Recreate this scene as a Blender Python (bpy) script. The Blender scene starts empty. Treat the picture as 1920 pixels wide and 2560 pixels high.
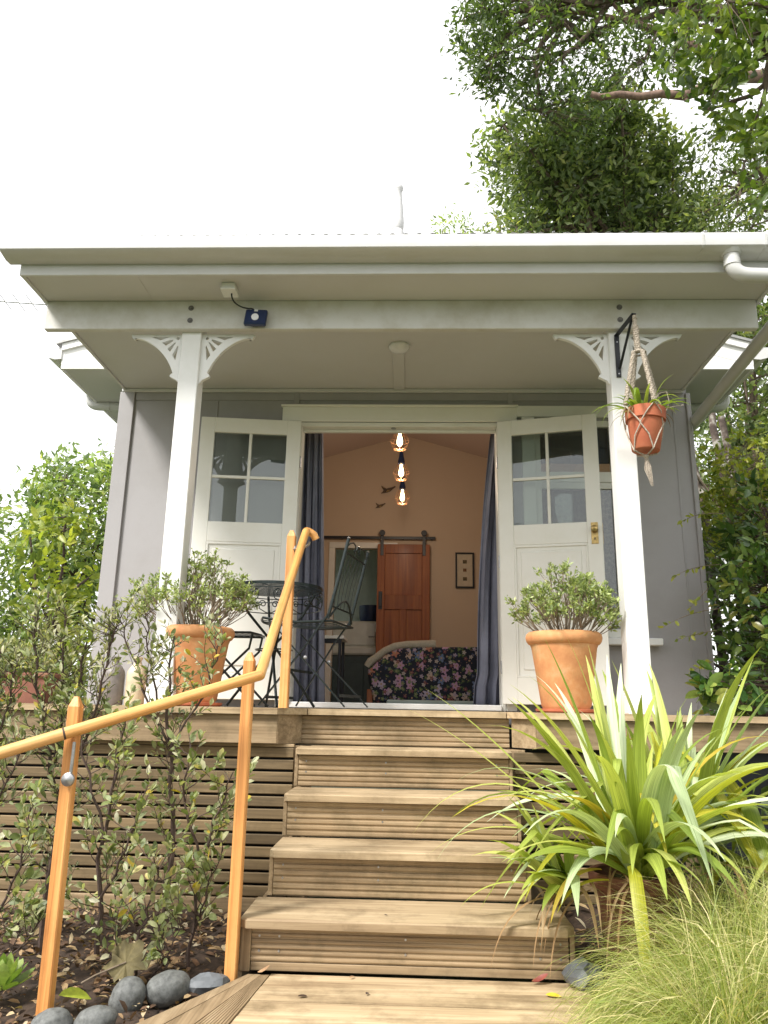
import bpy, bmesh, math, random
import numpy as np
from mathutils import Vector, Matrix, Euler, geometry, noise as mnoise
random.seed(7); np.random.seed(7)
R = math.radians
scene = bpy.context.scene
COL = scene.collection

# ---------------------------------------------------------------- camera
EYE = 0.958
cd = bpy.data.cameras.new('camera'); cam = bpy.data.objects.new('camera', cd); COL.objects.link(cam)
cd.sensor_fit = 'VERTICAL'; cd.sensor_height = 36.0; cd.sensor_width = 27.0
cd.lens = 36.0*1904.7/2560; cd.clip_start = 0.05; cd.clip_end = 900
cam.matrix_world = Matrix.Translation((0, 0, EYE)) @ Matrix.Rotation(0.0402, 4, 'Z') @ Matrix.Rotation(math.pi/2+0.2522, 4, 'X') @ Matrix.Rotation(0.0181, 4, 'Z')
scene.camera = cam
scene.render.resolution_x = 768; scene.render.resolution_y = 1024

# ---------------------------------------------------------------- light: bright hazy overcast with a soft sun from the left front
SUN_EL, SUN_AZ = R(47), R(-136)      # azimuth measured from +Y towards +X: behind the camera, to the left
w = bpy.data.worlds.new('World'); scene.world = w; w.use_nodes = True
nt = w.node_tree; nt.nodes.clear()
sky = nt.nodes.new('ShaderNodeTexSky'); sky.sky_type = 'NISHITA'; sky.sun_disc = False
sky.sun_elevation = SUN_EL; sky.sun_rotation = SUN_AZ; sky.air_density = 1.0; sky.dust_density = 3.0
tc = nt.nodes.new('ShaderNodeTexCoord'); cn = nt.nodes.new('ShaderNodeTexNoise'); cn.inputs['Scale'].default_value = 2.2; cn.inputs['Detail'].default_value = 5
nt.links.new(tc.outputs['Generated'], cn.inputs['Vector'])
cr = nt.nodes.new('ShaderNodeValToRGB'); cr.color_ramp.elements[0].position = .30; cr.color_ramp.elements[1].position = .58
cr.color_ramp.elements[0].color = (8.8, 8.8, 9.2, 1); cr.color_ramp.elements[1].color = (11.0, 10.95, 10.8, 1)
nt.links.new(cn.outputs['Fac'], cr.inputs['Fac'])
mx = nt.nodes.new('ShaderNodeMixRGB'); mx.inputs['Fac'].default_value = 0.88
nt.links.new(sky.outputs[0], mx.inputs['Color1']); nt.links.new(cr.outputs[0], mx.inputs['Color2'])
bg = nt.nodes.new('ShaderNodeBackground'); bg.inputs['Strength'].default_value = 0.10
nt.links.new(mx.outputs[0], bg.inputs['Color'])
wo = nt.nodes.new('ShaderNodeOutputWorld'); nt.links.new(bg.outputs[0], wo.inputs['Surface'])

sd = bpy.data.lights.new('sun', 'SUN'); sd.energy = 3.3; sd.angle = R(13); sd.color = (1.0, .965, .91)
so = bpy.data.objects.new('sun', sd); COL.objects.link(so)
sdir = Vector((math.sin(SUN_AZ)*math.cos(SUN_EL), math.cos(SUN_AZ)*math.cos(SUN_EL), math.sin(SUN_EL)))
so.rotation_euler = sdir.to_track_quat('Z', 'Y').to_euler(); so.location = (-4, -4, 8)

vs = scene.view_settings; vs.view_transform = 'Standard'; vs.look = 'None'; vs.exposure = 0.82; vs.gamma = 1.0; vs.use_curve_mapping = False

# ---------------------------------------------------------------- material helpers
def newmat(name):
    m = bpy.data.materials.new(name); m.use_nodes = True
    t = m.node_tree; b = t.nodes['Principled BSDF']; return m, t, b
def N(t, kind, **kw):
    n = t.nodes.new(kind)
    for k, v in kw.items():
        if k in n.inputs: n.inputs[k].default_value = v
        else: setattr(n, k, v)
    return n
def ramp(t, src, stops):
    r = t.nodes.new('ShaderNodeValToRGB'); e = r.color_ramp.elements
    while len(e) < len(stops): e.new(.5)
    for i, (p, c) in enumerate(stops):
        e[i].position = p; e[i].color = (c[0], c[1], c[2], 1)
    t.links.new(src, r.inputs['Fac']); return r
def coords(t, scale=(1, 1, 1), rnd=True):
    tc = N(t, 'ShaderNodeTexCoord'); mp = N(t, 'ShaderNodeMapping'); mp.inputs['Scale'].default_value = scale
    t.links.new(tc.outputs['Object'], mp.inputs['Vector'])
    if rnd:
        oi = N(t, 'ShaderNodeObjectInfo'); mu = N(t, 'ShaderNodeVectorMath', operation='SCALE'); mu.inputs[0].default_value = (17, 23, 31)
        t.links.new(oi.outputs['Random'], mu.inputs['Scale']); t.links.new(mu.outputs[0], mp.inputs['Location'])
    return mp.outputs[0]
def mixc(t, fac, a, b, mode='MIX'):
    m = N(t, 'ShaderNodeMixRGB', blend_type=mode)
    if isinstance(fac, (int, float)): m.inputs[0].default_value = fac
    else: t.links.new(fac, m.inputs[0])
    for i, c in ((1, a), (2, b)):
        if isinstance(c, tuple): m.inputs[i].default_value = (c[0], c[1], c[2], 1)
        else: t.links.new(c, m.inputs[i])
    return m.outputs[0]
def bump(t, b, h, strength=.2, dist=.01):
    bp = N(t, 'ShaderNodeBump', Strength=strength, Distance=dist); t.links.new(h, bp.inputs['Height']); t.links.new(bp.outputs[0], b.inputs['Normal'])
def paint(name, col, rough=.55, dirt=(.5, .47, .40), amount=.25, scale=3.0, grain=None):
    """house paint with faint grime, brush grain and uneven gloss"""
    m, t, b = newmat(name)
    v = coords(t, (1, 1, 1)); n1 = N(t, 'ShaderNodeTexNoise', Scale=scale, Detail=8.0, Roughness=.65); t.links.new(v, n1.inputs['Vector'])
    r1 = ramp(t, n1.outputs['Fac'], [(.45, (0, 0, 0)), (.75, (1, 1, 1))])
    f = N(t, 'ShaderNodeMath', operation='MULTIPLY'); t.links.new(r1.outputs[0], f.inputs[0]); f.inputs[1].default_value = amount
    dc = tuple(c*d for c, d in zip(col, dirt))
    c = mixc(t, f.outputs[0], col, dc)
    t.links.new(c, b.inputs['Base Color'])
    v2 = coords(t, grain or (30, 30, 30), False); n2 = N(t, 'ShaderNodeTexNoise', Scale=1.0 if grain else 2.0, Detail=4.0); t.links.new(v2, n2.inputs['Vector'])
    rr = N(t, 'ShaderNodeMapRange'); rr.inputs['To Min'].default_value = rough-.08; rr.inputs['To Max'].default_value = rough+.12
    t.links.new(n2.outputs['Fac'], rr.inputs['Value']); t.links.new(rr.outputs[0], b.inputs['Roughness'])
    bump(t, b, n2.outputs['Fac'], .12, .004)
    return m
def wood(name, dark, mid, light, axis=0, rough=.7, grain=70, along=2.2, stain=.35, stain_col=(.4, .42, .36), coat=0, var=.25):
    m, t, b = newmat(name)
    s = [grain]*3; s[axis] = along
    v = coords(t, tuple(s)); n1 = N(t, 'ShaderNodeTexNoise', Scale=1.0, Detail=6.0, Roughness=.6, Distortion=.6); t.links.new(v, n1.inputs['Vector'])
    s2 = [9]*3; s2[axis] = .8
    v2 = coords(t, tuple(s2)); n2 = N(t, 'ShaderNodeTexNoise', Scale=1.0, Detail=5.0, Distortion=1.0); t.links.new(v2, n2.inputs['Vector'])
    a = N(t, 'ShaderNodeMath', operation='ADD'); t.links.new(n1.outputs['Fac'], a.inputs[0]); t.links.new(n2.outputs['Fac'], a.inputs[1])
    h = N(t, 'ShaderNodeMath', operation='MULTIPLY'); t.links.new(a.outputs[0], h.inputs[0]); h.inputs[1].default_value = .5
    rc = ramp(t, h.outputs[0], [(.33, dark), (.5, mid), (.66, light)])
    v3 = coords(t, (3, 3, 3)); n3 = N(t, 'ShaderNodeTexNoise', Scale=1.4, Detail=7.0, Roughness=.7); t.links.new(v3, n3.inputs['Vector'])
    r3 = ramp(t, n3.outputs['Fac'], [(.48, (0, 0, 0)), (.72, (stain,)*3)])
    c = mixc(t, r3.outputs[0], rc.outputs[0], stain_col, 'MULTIPLY')
    oi = N(t, 'ShaderNodeObjectInfo'); mr = N(t, 'ShaderNodeMapRange'); mr.inputs['To Min'].default_value = 1-var; mr.inputs['To Max'].default_value = 1+var
    t.links.new(oi.outputs['Random'], mr.inputs['Value'])
    hs = N(t, 'ShaderNodeHueSaturation'); t.links.new(c, hs.inputs['Color']); t.links.new(mr.outputs[0], hs.inputs['Value'])
    t.links.new(hs.outputs[0], b.inputs['Base Color'])
    b.inputs['Roughness'].default_value = rough
    if coat: b.inputs['Coat Weight'].default_value = coat; b.inputs['Coat Roughness'].default_value = .2
    bump(t, b, n1.outputs['Fac'], .35, .002)
    return m
def plain(name, col, rough=.5, metal=0, noise=.15, scale=12, bmp=.1):
    m, t, b = newmat(name)
    v = coords(t); n = N(t, 'ShaderNodeTexNoise', Scale=float(scale), Detail=6.0, Roughness=.6); t.links.new(v, n.inputs['Vector'])
    lo = tuple(c*(1-noise) for c in col); hi = tuple(min(1, c*(1+noise)) for c in col)
    r_ = ramp(t, n.outputs['Fac'], [(.3, lo), (.7, hi)]); t.links.new(r_.outputs[0], b.inputs['Base Color'])
    b.inputs['Roughness'].default_value = rough; b.inputs['Metallic'].default_value = metal
    bump(t, b, n.outputs['Fac'], bmp, .003)
    return m
def foliage(name, stops, transl=.35, rough=.4, objinfo=False, spec=.5, rib=False):
    m, t, b = newmat(name)
    if objinfo:
        src = N(t, 'ShaderNodeObjectInfo').outputs['Random']
    else:
        at = N(t, 'ShaderNodeAttribute', attribute_name='var'); src = at.outputs['Fac']
    r_ = ramp(t, src, stops); c = r_.outputs[0]
    if rib:
        uv = N(t, 'ShaderNodeUVMap'); mp = N(t, 'ShaderNodeMapping'); mp.inputs['Scale'].default_value = (34, 1.3, 1)
        t.links.new(uv.outputs[0], mp.inputs['Vector'])
        n = N(t, 'ShaderNodeTexNoise', Scale=1.0, Detail=3.0); t.links.new(mp.outputs[0], n.inputs['Vector'])
        rr = ramp(t, n.outputs['Fac'], [(.35, (.62, .66, .55)), (.65, (1.3, 1.28, 1.3))])
        c = mixc(t, 1.0, c, rr.outputs[0], 'MULTIPLY')
        bump(t, b, n.outputs['Fac'], .3, .001)
    else:
        v = coords(t, (1, 1, 1), False); n = N(t, 'ShaderNodeTexNoise', Scale=60.0, Detail=2.0); t.links.new(v, n.inputs['Vector'])
        rr = ramp(t, n.outputs['Fac'], [(.3, (.8, .82, .8)), (.7, (1.18, 1.15, 1.1))])
        c = mixc(t, 1.0, c, rr.outputs[0], 'MULTIPLY')
    t.links.new(c, b.inputs['Base Color']); b.inputs['Roughness'].default_value = rough
    b.inputs['Specular IOR Level'].default_value = spec
    tr = N(t, 'ShaderNodeBsdfTranslucent'); tcx = mixc(t, 1.0, c, (1.5, 1.6, .6), 'MULTIPLY'); t.links.new(tcx, tr.inputs['Color'])
    ms = N(t, 'ShaderNodeMixShader'); ms.inputs[0].default_value = transl
    t.links.new(b.outputs[0], ms.inputs[1]); t.links.new(tr.outputs[0], ms.inputs[2])
    t.links.new(ms.outputs[0], t.nodes['Material Output'].inputs['Surface'])
    return m

M = {}
M['white'] = paint('white_paint', (.80, .80, .79), .42, (.70, .68, .60), .35)
M['white_old'] = paint('weathered_white_paint', (.63, .625, .61), .6, (.66, .62, .50), .8, 3.4, (3, 30, 30))
M['cream'] = paint('cream_paint', (.80, .79, .74), .35, (.78, .75, .64), .3)
M['ceil'] = paint('ceiling_paint', (.59, .585, .59), .6, (.85, .84, .76), .3, 1.5)
M['grey'] = paint('grey_wall_paint', (.35, .338, .345), .65, (.74, .73, .68), .5, 1.8)
M['gutter'] = paint('gutter_enamel', (.57, .57, .565), .3, (.78, .75, .62), .3, 4)
M['eave'] = paint('eave_paint', (.62, .62, .62), .5, (.75, .73, .62), .35, 3)
M['inwall'] = paint('warm_plaster', (.60, .475, .36), .8, (.9, .85, .8), .3, 1.2)
M['incei'] = paint('raked_ceiling_paint', (.56, .43, .36), .8, (.9, .85, .8), .3, 1.2)
W_dark, W_mid, W_light = (.15, .10, .05), (.29, .205, .115), (.41, .305, .185)
M['deck_x'] = wood('treated_pine_x', W_dark, W_mid, W_light, 0, stain=.8, var=.18)
M['deck_y'] = wood('treated_pine_y', W_dark, W_mid, W_light, 1, stain=.5, var=.12)
M['deck_z'] = wood('treated_pine_z', W_dark, W_mid, W_light, 2, stain=.5, var=.12)
M['tread'] = wood('worn_tread_pine', (.24, .165, .09), (.41, .305, .18), (.55, .43, .275), 0, stain=.85, stain_col=(.40, .38, .33), var=.10, grain=50)
M['slat'] = wood('dark_slat_pine', (.095, .066, .033), (.18, .125, .062), (.27, .195, .105), 0, stain=.6, var=.3)
M['rail'] = wood('oiled_rail_pine', (.40, .17, .045), (.68, .34, .10), (.80, .49, .20), 0, .42, 90, 1.2, .35, (.6, .48, .36), .12, .06)
M['rail_z'] = wood('oiled_post_pine', (.34, .125, .035), (.64, .29, .085), (.78, .43, .16), 2, .5, 110, 1.0, .45, (.55, .45, .35), .05, .10)
M['rimu'] = wood('rimu_door_wood', (.17, .042, .009), (.28, .078, .016), (.38, .125, .028), 2, .55, 40, 1.2, .3, (.6, .5, .5), .05, .05)
M['iron'] = plain('dark_green_iron', (.018, .026, .026), .30, .3, .3, 30)
M['black'] = plain('black_powder_coat', (.012, .014, .02), .4, 0, .2, 30)
M['steel'] = plain('galvanised_steel', (.42, .42, .43), .35, .9, .2, 40)
M['boltgrey'] = plain('dull_bolt_steel', (.16, .155, .15), .5, .5, .3, 40)
M['brass'] = plain('aged_brass', (.42, .30, .12), .32, .9, .35, 40)
M['copper'] = plain('copper_wire', (.35, .16, .07), .4, .6, .1, 40)
M['curtain'] = plain('blue_grey_curtain', (.19, .20, .265), .85, 0, .18, 6, .1)
M['soil'] = plain('dark_soil', (.045, .028, .018), .95, 0, .6, 30, 1.0)
M['bark'] = plain('grey_brown_bark', (.13, .095, .07), .9, 0, .5, 18, .8)
M['limbbark'] = plain('reddish_bark', (.20, .13, .10), .9, 0, .5, 14, 1.0)
M['twig'] = plain('pale_twig', (.22, .17, .12), .8, 0, .35, 40, .3)
M['darktwig'] = plain('dark_stem', (.07, .045, .035), .8, 0, .4, 40, .3)
M['rope'] = plain('cotton_rope', (.40, .345, .28), .9, 0, .5, 150, .5)
M['stone'] = plain('river_stone', (.12, .125, .12), .65, 0, .45, 55, .6)
M['slate'] = plain('blue_slate', (.12, .13, .14), .55, 0, .35, 18, .5)
M['roof'] = plain('corrugated_steel', (.33, .33, .32), .45, .4, .2, 9)
M['bluepl'] = plain('navy_plastic', (.010, .025, .085), .4, 0, .15, 20)
M['lens'] = plain('frosted_lens', (.75, .75, .78), .25, 0, .05, 20)
M['stonewareg'] = plain('brown_grey_stoneware', (.17, .15, .14), .45, 0, .3, 16, .2)
M['stonewarec'] = plain('cream_stoneware', (.56, .47, .33), .4, 0, .2, 12, .2)
M['pinkpot'] = plain('pale_pink_ceramic', (.62, .50, .42), .5, 0, .12, 12)
M['porcelain'] = plain('white_porcelain', (.62, .62, .58), .25, 0, .06, 10, .02)
M['teal'] = plain('dark_teal_paint', (.045, .07, .075), .55, 0, .15, 10)
M['mirror'] = plain('dull_teal_wall', (.34, .42, .40), .5, 0, .15, 5)
M['beige'] = plain('beige_upholstery', (.40, .35, .27), .9, 0, .15, 60, .2)
M['matting'] = plain('cream_mount_board', (.60, .52, .40), .8, 0, .08, 20)
M['floor'] = plain('grey_green_floor', (.22, .22, .18), .6, 0, .2, 5)

def terracotta(name, a, b2, c3, bloom=.8):
    m, t, b = newmat(name)
    v = coords(t); n = N(t, 'ShaderNodeTexNoise', Scale=9.0, Detail=8.0, Roughness=.65); t.links.new(v, n.inputs['Vector'])
    rc = ramp(t, n.outputs['Fac'], [(.3, a), (.55, b2), (.75, c3)])
    n2 = N(t, 'ShaderNodeTexNoise', Scale=4.0, Detail=9.0, Roughness=.75, Distortion=.5); t.links.new(v, n2.inputs['Vector'])
    rb = ramp(t, n2.outputs['Fac'], [(.5, (0, 0, 0)), (.68, (bloom,)*3)])
    c = mixc(t, rb.outputs[0], rc.outputs[0], (.36, .25, .10))
    n4 = N(t, 'ShaderNodeTexNoise', Scale=60.0, Detail=4.0); t.links.new(v, n4.inputs['Vector'])
    t.links.new(c, b.inputs['Base Color']); b.inputs['Roughness'].default_value = .8; bump(t, b, n4.outputs['Fac'], .35, .002)
    return m
M['terra'] = terracotta('weathered_terracotta', (.50, .20, .08), (.62, .30, .125), (.68, .42, .23))
M['terra2'] = terracotta('red_terracotta', (.38, .10, .05), (.46, .135, .065), (.50, .17, .09), .15)
M['terra3'] = terracotta('brown_terracotta', (.13, .05, .035), (.18, .07, .045), (.24, .10, .065), .3)

def glassmat():
    m, t, b = newmat('window_glass'); t.nodes.remove(b)
    tr = N(t, 'ShaderNodeBsdfTransparent'); tr.inputs[0].default_value = (.86, .90, .87, 1)
    gl = N(t, 'ShaderNodeBsdfGlossy'); gl.inputs['Roughness'].default_value = .01
    fr = N(t, 'ShaderNodeFresnel', IOR=1.75); ms = N(t, 'ShaderNodeMixShader')
    t.links.new(fr.outputs[0], ms.inputs[0]); t.links.new(tr.outputs[0], ms.inputs[1]); t.links.new(gl.outputs[0], ms.inputs[2])
    t.links.new(ms.outputs[0], t.nodes['Material Output'].inputs['Surface']); return m
M['glass'] = glassmat()
def emis(name, col, s):
    m, t, b = newmat(name); b.inputs['Base Color'].default_value = (*col, 1); b.inputs['Emission Color'].default_value = (*col, 1); b.inputs['Emission Strength'].default_value = s; return m
M['bulb'] = emis('warm_bulb', (1, .74, .38), 6)

def floral():
    m, t, b = newmat('floral_upholstery')
    tc = N(t, 'ShaderNodeTexCoord'); mp = N(t, 'ShaderNodeMapping'); mp.inputs['Rotation'].default_value = (math.pi/2, 0, 0)
    t.links.new(tc.outputs['Object'], mp.inputs['Vector'])
    wn = N(t, 'ShaderNodeTexNoise', Scale=7.0, Detail=2.0); t.links.new(mp.outputs[0], wn.inputs['Vector'])
    cur = None; base = (.010, .012, .022)
    def layer(scale, rad, petals, cols, seed, cur):
        ad = N(t, 'ShaderNodeVectorMath', operation='ADD'); ad.inputs[1].default_value = (seed, seed*.7, 0); t.links.new(mp.outputs[0], ad.inputs[0])
        vo = N(t, 'ShaderNodeTexVoronoi', voronoi_dimensions='2D', Scale=float(scale)); t.links.new(ad.outputs[0], vo.inputs['Vector'])
        sc = N(t, 'ShaderNodeVectorMath', operation='SCALE'); sc.inputs['Scale'].default_value = 1.0
        t.links.new(vo.outputs['Position'], sc.inputs[0])
        sb = N(t, 'ShaderNodeVectorMath', operation='SUBTRACT'); t.links.new(ad.outputs[0], sb.inputs[0]); t.links.new(sc.outputs[0], sb.inputs[1])
        sx = N(t, 'ShaderNodeSeparateXYZ'); t.links.new(sb.outputs[0], sx.inputs[0])
        an = N(t, 'ShaderNodeMath', operation='ARCTAN2'); t.links.new(sx.outputs[1], an.inputs[0]); t.links.new(sx.outputs[0], an.inputs[1])
        mu = N(t, 'ShaderNodeMath', operation='MULTIPLY'); t.links.new(an.outputs[0], mu.inputs[0]); mu.inputs[1].default_value = petals
        co = N(t, 'ShaderNodeMath', operation='COSINE'); t.links.new(mu.outputs[0], co.inputs[0])
        ma = N(t, 'ShaderNodeMath', operation='MULTIPLY_ADD'); t.links.new(co.outputs[0], ma.inputs[0]); ma.inputs[1].default_value = rad*.3; ma.inputs[2].default_value = rad
        lt = N(t, 'ShaderNodeMath', operation='LESS_THAN'); t.links.new(vo.outputs['Distance'], lt.inputs[0]); t.links.new(ma.outputs[0], lt.inputs[1])
        hs = N(t, 'ShaderNodeSeparateColor'); t.links.new(vo.outputs['Color'], hs.inputs[0])
        cc = ramp(t, hs.outputs[0], cols); cc.color_ramp.interpolation = 'CONSTANT'
        cm = mixc(t, 1.0, cc.outputs[0], N(t, 'ShaderNodeTexNoise', Scale=90.0).outputs['Fac'], 'MULTIPLY')
        out = mixc(t, lt.outputs[0], cur if cur is not None else base, cc.outputs[0])
        ct = N(t, 'ShaderNodeMath', operation='LESS_THAN'); t.links.new(vo.outputs['Distance'], ct.inputs[0]); ct.inputs[1].default_value = rad*.28
        return mixc(t, ct.outputs[0], out, (.35, .22, .12))
    cur = layer(21, .33, 3, [(0, (.05, .085, .03)), (.3, (.10, .15, .05)), (.55, (.012, .014, .03)), (.8, (.03, .05, .10))], 3.3, cur)
    cur = layer(10, .30, 5, [(0, (.42, .24, .34)), (.25, (.012, .014, .03)), (.45, (.40, .33, .42)), (.62, (.42, .16, .10)), (.75, (.12, .16, .26)), (.88, (.44, .32, .26))], 9.1, cur)
    cur = layer(17, .26, 5, [(0, (.012, .014, .03)), (.3, (.34, .27, .34)), (.45, (.14, .18, .08)), (.62, (.40, .34, .30)), (.8, (.16, .05, .06))], 5.7, cur)
    t.links.new(cur, b.inputs['Base Color']); b.inputs['Roughness'].default_value = .85
    return m
M['floral'] = floral()
M['leaf_far'] = foliage('leaf_far', [(.1, (.07, .105, .05)), (.5, (.175, .23, .105)), (.85, (.32, .37, .17)), (.97, (.46, .45, .20))], .5, .38)
M['leaf_dark'] = foliage('leaf_dark', [(.1, (.045, .07, .03)), (.6, (.10, .15, .055)), (.9, (.20, .26, .09))], .48, .35)
M['leaf_bright'] = foliage('leaf_bright', [(.1, (.05, .09, .02)), (.5, (.115, .17, .035)), (.9, (.23, .28, .06))], .4, .35)
M['leaf_hedge'] = foliage('leaf_hedge', [(.1, (.11, .17, .07)), (.5, (.25, .34, .13)), (.85, (.42, .48, .19)), (.98, (.56, .57, .24))], .4, .45)
M['leaf_yel'] = foliage('leaf_yellow', [(.1, (.12, .17, .04)), (.5, (.28, .33, .06)), (.9, (.46, .46, .10))], .4, .4)
M['leaf_hebe'] = foliage('leaf_hebe', [(.1, (.14, .19, .07)), (.5, (.28, .35, .13)), (.9, (.44, .50, .22))], .3, .45)
M['leaf_shrub'] = foliage('leaf_corokia', [(.0, (.12, .16, .055)), (.4, (.23, .28, .11)), (.7, (.38, .42, .21)), (.92, (.50, .50, .32)), (.985, (.5, .38, .04))], .3, .5, True)
M['leaf_shrub_far'] = foliage('leaf_corokia_small', [(.0, (.10, .13, .05)), (.4, (.22, .25, .12)), (.8, (.40, .40, .25)), (.97, (.58, .56, .42))], .3, .5)
M['leaf_gloss'] = foliage('leaf_glossy', [(.0, (.035, .08, .024)), (.5, (.075, .155, .038)), (.85, (.17, .27, .06)), (.98, (.38, .42, .10))], .25, .22, True, .8)
M['leaf_gloss_s'] = foliage('leaf_glossy_small', [(.0, (.032, .075, .022)), (.5, (.085, .16, .036)), (.85, (.20, .28, .07)), (.98, (.38, .36, .10))], .3, .3, False, .7)
M['flax_green'] = foliage('flax_green', [(0, (.22, .30, .05)), (.5, (.37, .43, .09)), (1, (.55, .58, .18))], .3, .4, True, .5, True)
M['flax_silver'] = foliage('flax_silver', [(0, (.38, .47, .25)), (.5, (.50, .58, .36)), (1, (.66, .72, .54))], .2, .42, True, .5, True)
M['flax_yellow'] = foliage('flax_yellow', [(0, (.42, .42, .04)), (.5, (.50, .46, .05)), (1, (.52, .36, .07))], .35, .45, True, .5, True)
M['flax_dead'] = foliage('flax_dead', [(0, (.24, .14, .07)), (.5, (.34, .22, .12)), (1, (.42, .31, .19))], .15, .8, True, .2, True)
M['grass'] = foliage('tussock_grass', [(0, (.17, .22, .045)), (.45, (.32, .37, .10)), (.75, (.48, .47, .20)), (1, (.70, .60, .36))], .35, .5)
M['spider'] = foliage('spider_leaf', [(0, (.16, .26, .04)), (.5, (.28, .36, .07)), (1, (.42, .48, .14))], .35, .4, True, .5, True)
M['litter'] = foliage('leaf_litter', [(.0, (.05, .028, .016)), (.35, (.16, .09, .05)), (.6, (.30, .19, .10)), (.85, (.42, .31, .17)), (.98, (.52, .45, .33))], .1, .8)
M['lime'] = foliage('lime_leaf', [(0, (.36, .46, .05)), (1, (.42, .50, .06))], .35, .5, True)
M['succ'] = foliage('succulent_leaf', [(0, (.14, .24, .05)), (1, (.30, .38, .12))], .25, .35, True)

# ---------------------------------------------------------------- object helpers
WORLD = {}
def setp(o, **kw):
    for k, v in kw.items():
        if v is not None: o[k] = v
    return o
def thing(name, label, cat, loc=(0, 0, 0), group=None):
    o = bpy.data.objects.new(name, None); o.empty_display_size = .1; o.location = loc; COL.objects.link(o); WORLD[o.name] = Vector(loc)
    return setp(o, label=label, category=cat, group=group)
def attach(o, parent, origin):
    origin = Vector(origin)
    if parent is not None:
        o.parent = parent; o.location = origin - WORLD[parent.name]
    else: o.location = origin
    WORLD[o.name] = origin
    COL.objects.link(o)
class MB:
    def __init__(s): s.v = []; s.f = []; s.uv = None
    def add(s, vs, fs):
        n = len(s.v); s.v += [tuple(p) for p in vs]; s.f += [tuple(i+n for i in f) for f in fs]; return s
    def box(s, x0, x1, y0, y1, z0, z1, b=0.0, mat=None):
        c = ((x0+x1)/2, (y0+y1)/2, (z0+z1)/2); h = ((x1-x0)/2, (y1-y0)/2, (z1-z0)/2)
        h = [abs(q) for q in h]
        if b <= 0:
            vs = [(sx*h[0], sy*h[1], sz*h[2]) for sx in (-1, 1) for sy in (-1, 1) for sz in (-1, 1)]
            fs = [(0, 1, 3, 2), (4, 6, 7, 5), (0, 4, 5, 1), (2, 3, 7, 6), (0, 2, 6, 4), (1, 5, 7, 3)]
        else:
            b = min(b, min(h)*.45); vs = []; idx = {}
            for sx in (-1, 1):
                for sy in (-1, 1):
                    for sz in (-1, 1):
                        for a in range(3):
                            p = [sx*(h[0]-b), sy*(h[1]-b), sz*(h[2]-b)]; p[a] = (sx, sy, sz)[a]*h[a]
                            idx[(sx, sy, sz, a)] = len(vs); vs.append(tuple(p))
            fs = []; S = (-1, 1)
            for a in range(3):
                o1, o2 = [q for q in range(3) if q != a]
                for sg in S:
                    q = []
                    for (u, v_) in ((-1, -1), (1, -1), (1, 1), (-1, 1)):
                        k = [0, 0, 0]; k[a] = sg; k[o1] = u; k[o2] = v_; q.append(idx[(*k, a)])
                    fs.append(tuple(q))
                for u in S:
                    for v_ in S:   # edge running along axis a
                        k0 = [0]*3; k0[a] = -1; k0[o1] = u; k0[o2] = v_; k1 = list(k0); k1[a] = 1
                        fs.append((idx[(*k0, o1)], idx[(*k1, o1)], idx[(*k1, o2)], idx[(*k0, o2)]))
            for sx in S:
                for sy in S:
                    for sz in S: fs.append(tuple(idx[(sx, sy, sz, a)] for a in range(3)))
        if mat is None: vs = [(p[0]+c[0], p[1]+c[1], p[2]+c[2]) for p in vs]
        else: vs = [tuple(mat @ Vector((p[0]+c[0], p[1]+c[1], p[2]+c[2]))) for p in vs]
        return s.add(vs, fs)
    def bar(s, p, q, w, h, up=(0, 0, 1), b=0.0):
        """rectangular bar from p to q, w across, h along 'up'"""
        p = Vector(p); q = Vector(q); d = q-p; L = d.length; d.normalize(); up = Vector(up)
        side = d.cross(up)
        if side.length < 1e-4: side = d.cross(Vector((1, 0, 0)))
        side.normalize(); u2 = side.cross(d)
        m = Matrix(((d.x, side.x, u2.x, p.x), (d.y, side.y, u2.y, p.y), (d.z, side.z, u2.z, p.z), (0, 0, 0, 1)))
        return s.box(0, L, -w/2, w/2, -h/2, h/2, b, m)
    def tube(s, pts, r, n=8, cap=True, closed=False):
        P = [Vector(p) for p in pts]; m = len(P); rr = r if isinstance(r, (list, tuple)) else [r]*m
        T = []
        for i in range(m):
            if closed: a = P[(i+1) % m]-P[i-1]
            else: a = P[min(i+1, m-1)]-P[max(i-1, 0)]
            if a.length < 1e-9: a = Vector((0, 0, 1))
            T.append(a.normalized())
        ref = Vector((0, 0, 1)) if abs(T[0].z) < .9 else Vector((1, 0, 0))
        u = T[0].cross(ref).normalized(); vs = []
        for i in range(m):
            u = (u - T[i]*u.dot(T[i])); u = u.normalized() if u.length > 1e-6 else T[i].orthogonal().normalized()
            v_ = T[i].cross(u)
            for k in range(n):
                a = 2*math.pi*k/n; vs.append(tuple(P[i]+(u*math.cos(a)+v_*math.sin(a))*rr[i]))
        fs = []
        for i in range(m if closed else m-1):
            j = (i+1) % m
            for k in range(n):
                k2 = (k+1) % n; fs.append((i*n+k, i*n+k2, j*n+k2, j*n+k))
        if cap and not closed: fs += [tuple(range(n))[::-1], tuple((m-1)*n+k for k in range(n))]
        return s.add(vs, fs)
    def lathe(s, prof, c=(0, 0, 0), n=32, mat=None):
        vs = []; m = len(prof)
        for (r, z) in prof:
            for k in range(n):
                a = 2*math.pi*k/n; p = Vector((r*math.cos(a), r*math.sin(a), z))
                if mat is not None: p = mat @ p
                vs.append((p.x+c[0], p.y+c[1], p.z+c[2]))
        fs = [(i*n+k, i*n+(k+1) % n, (i+1)*n+(k+1) % n, (i+1)*n+k) for i in range(m-1) for k in range(n)]
        if prof[0][0] > 1e-5: fs.append(tuple(range(n))[::-1])
        if prof[-1][0] > 1e-5: fs.append(tuple((m-1)*n+k for k in range(n)))
        return s.add(vs, fs)
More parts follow.
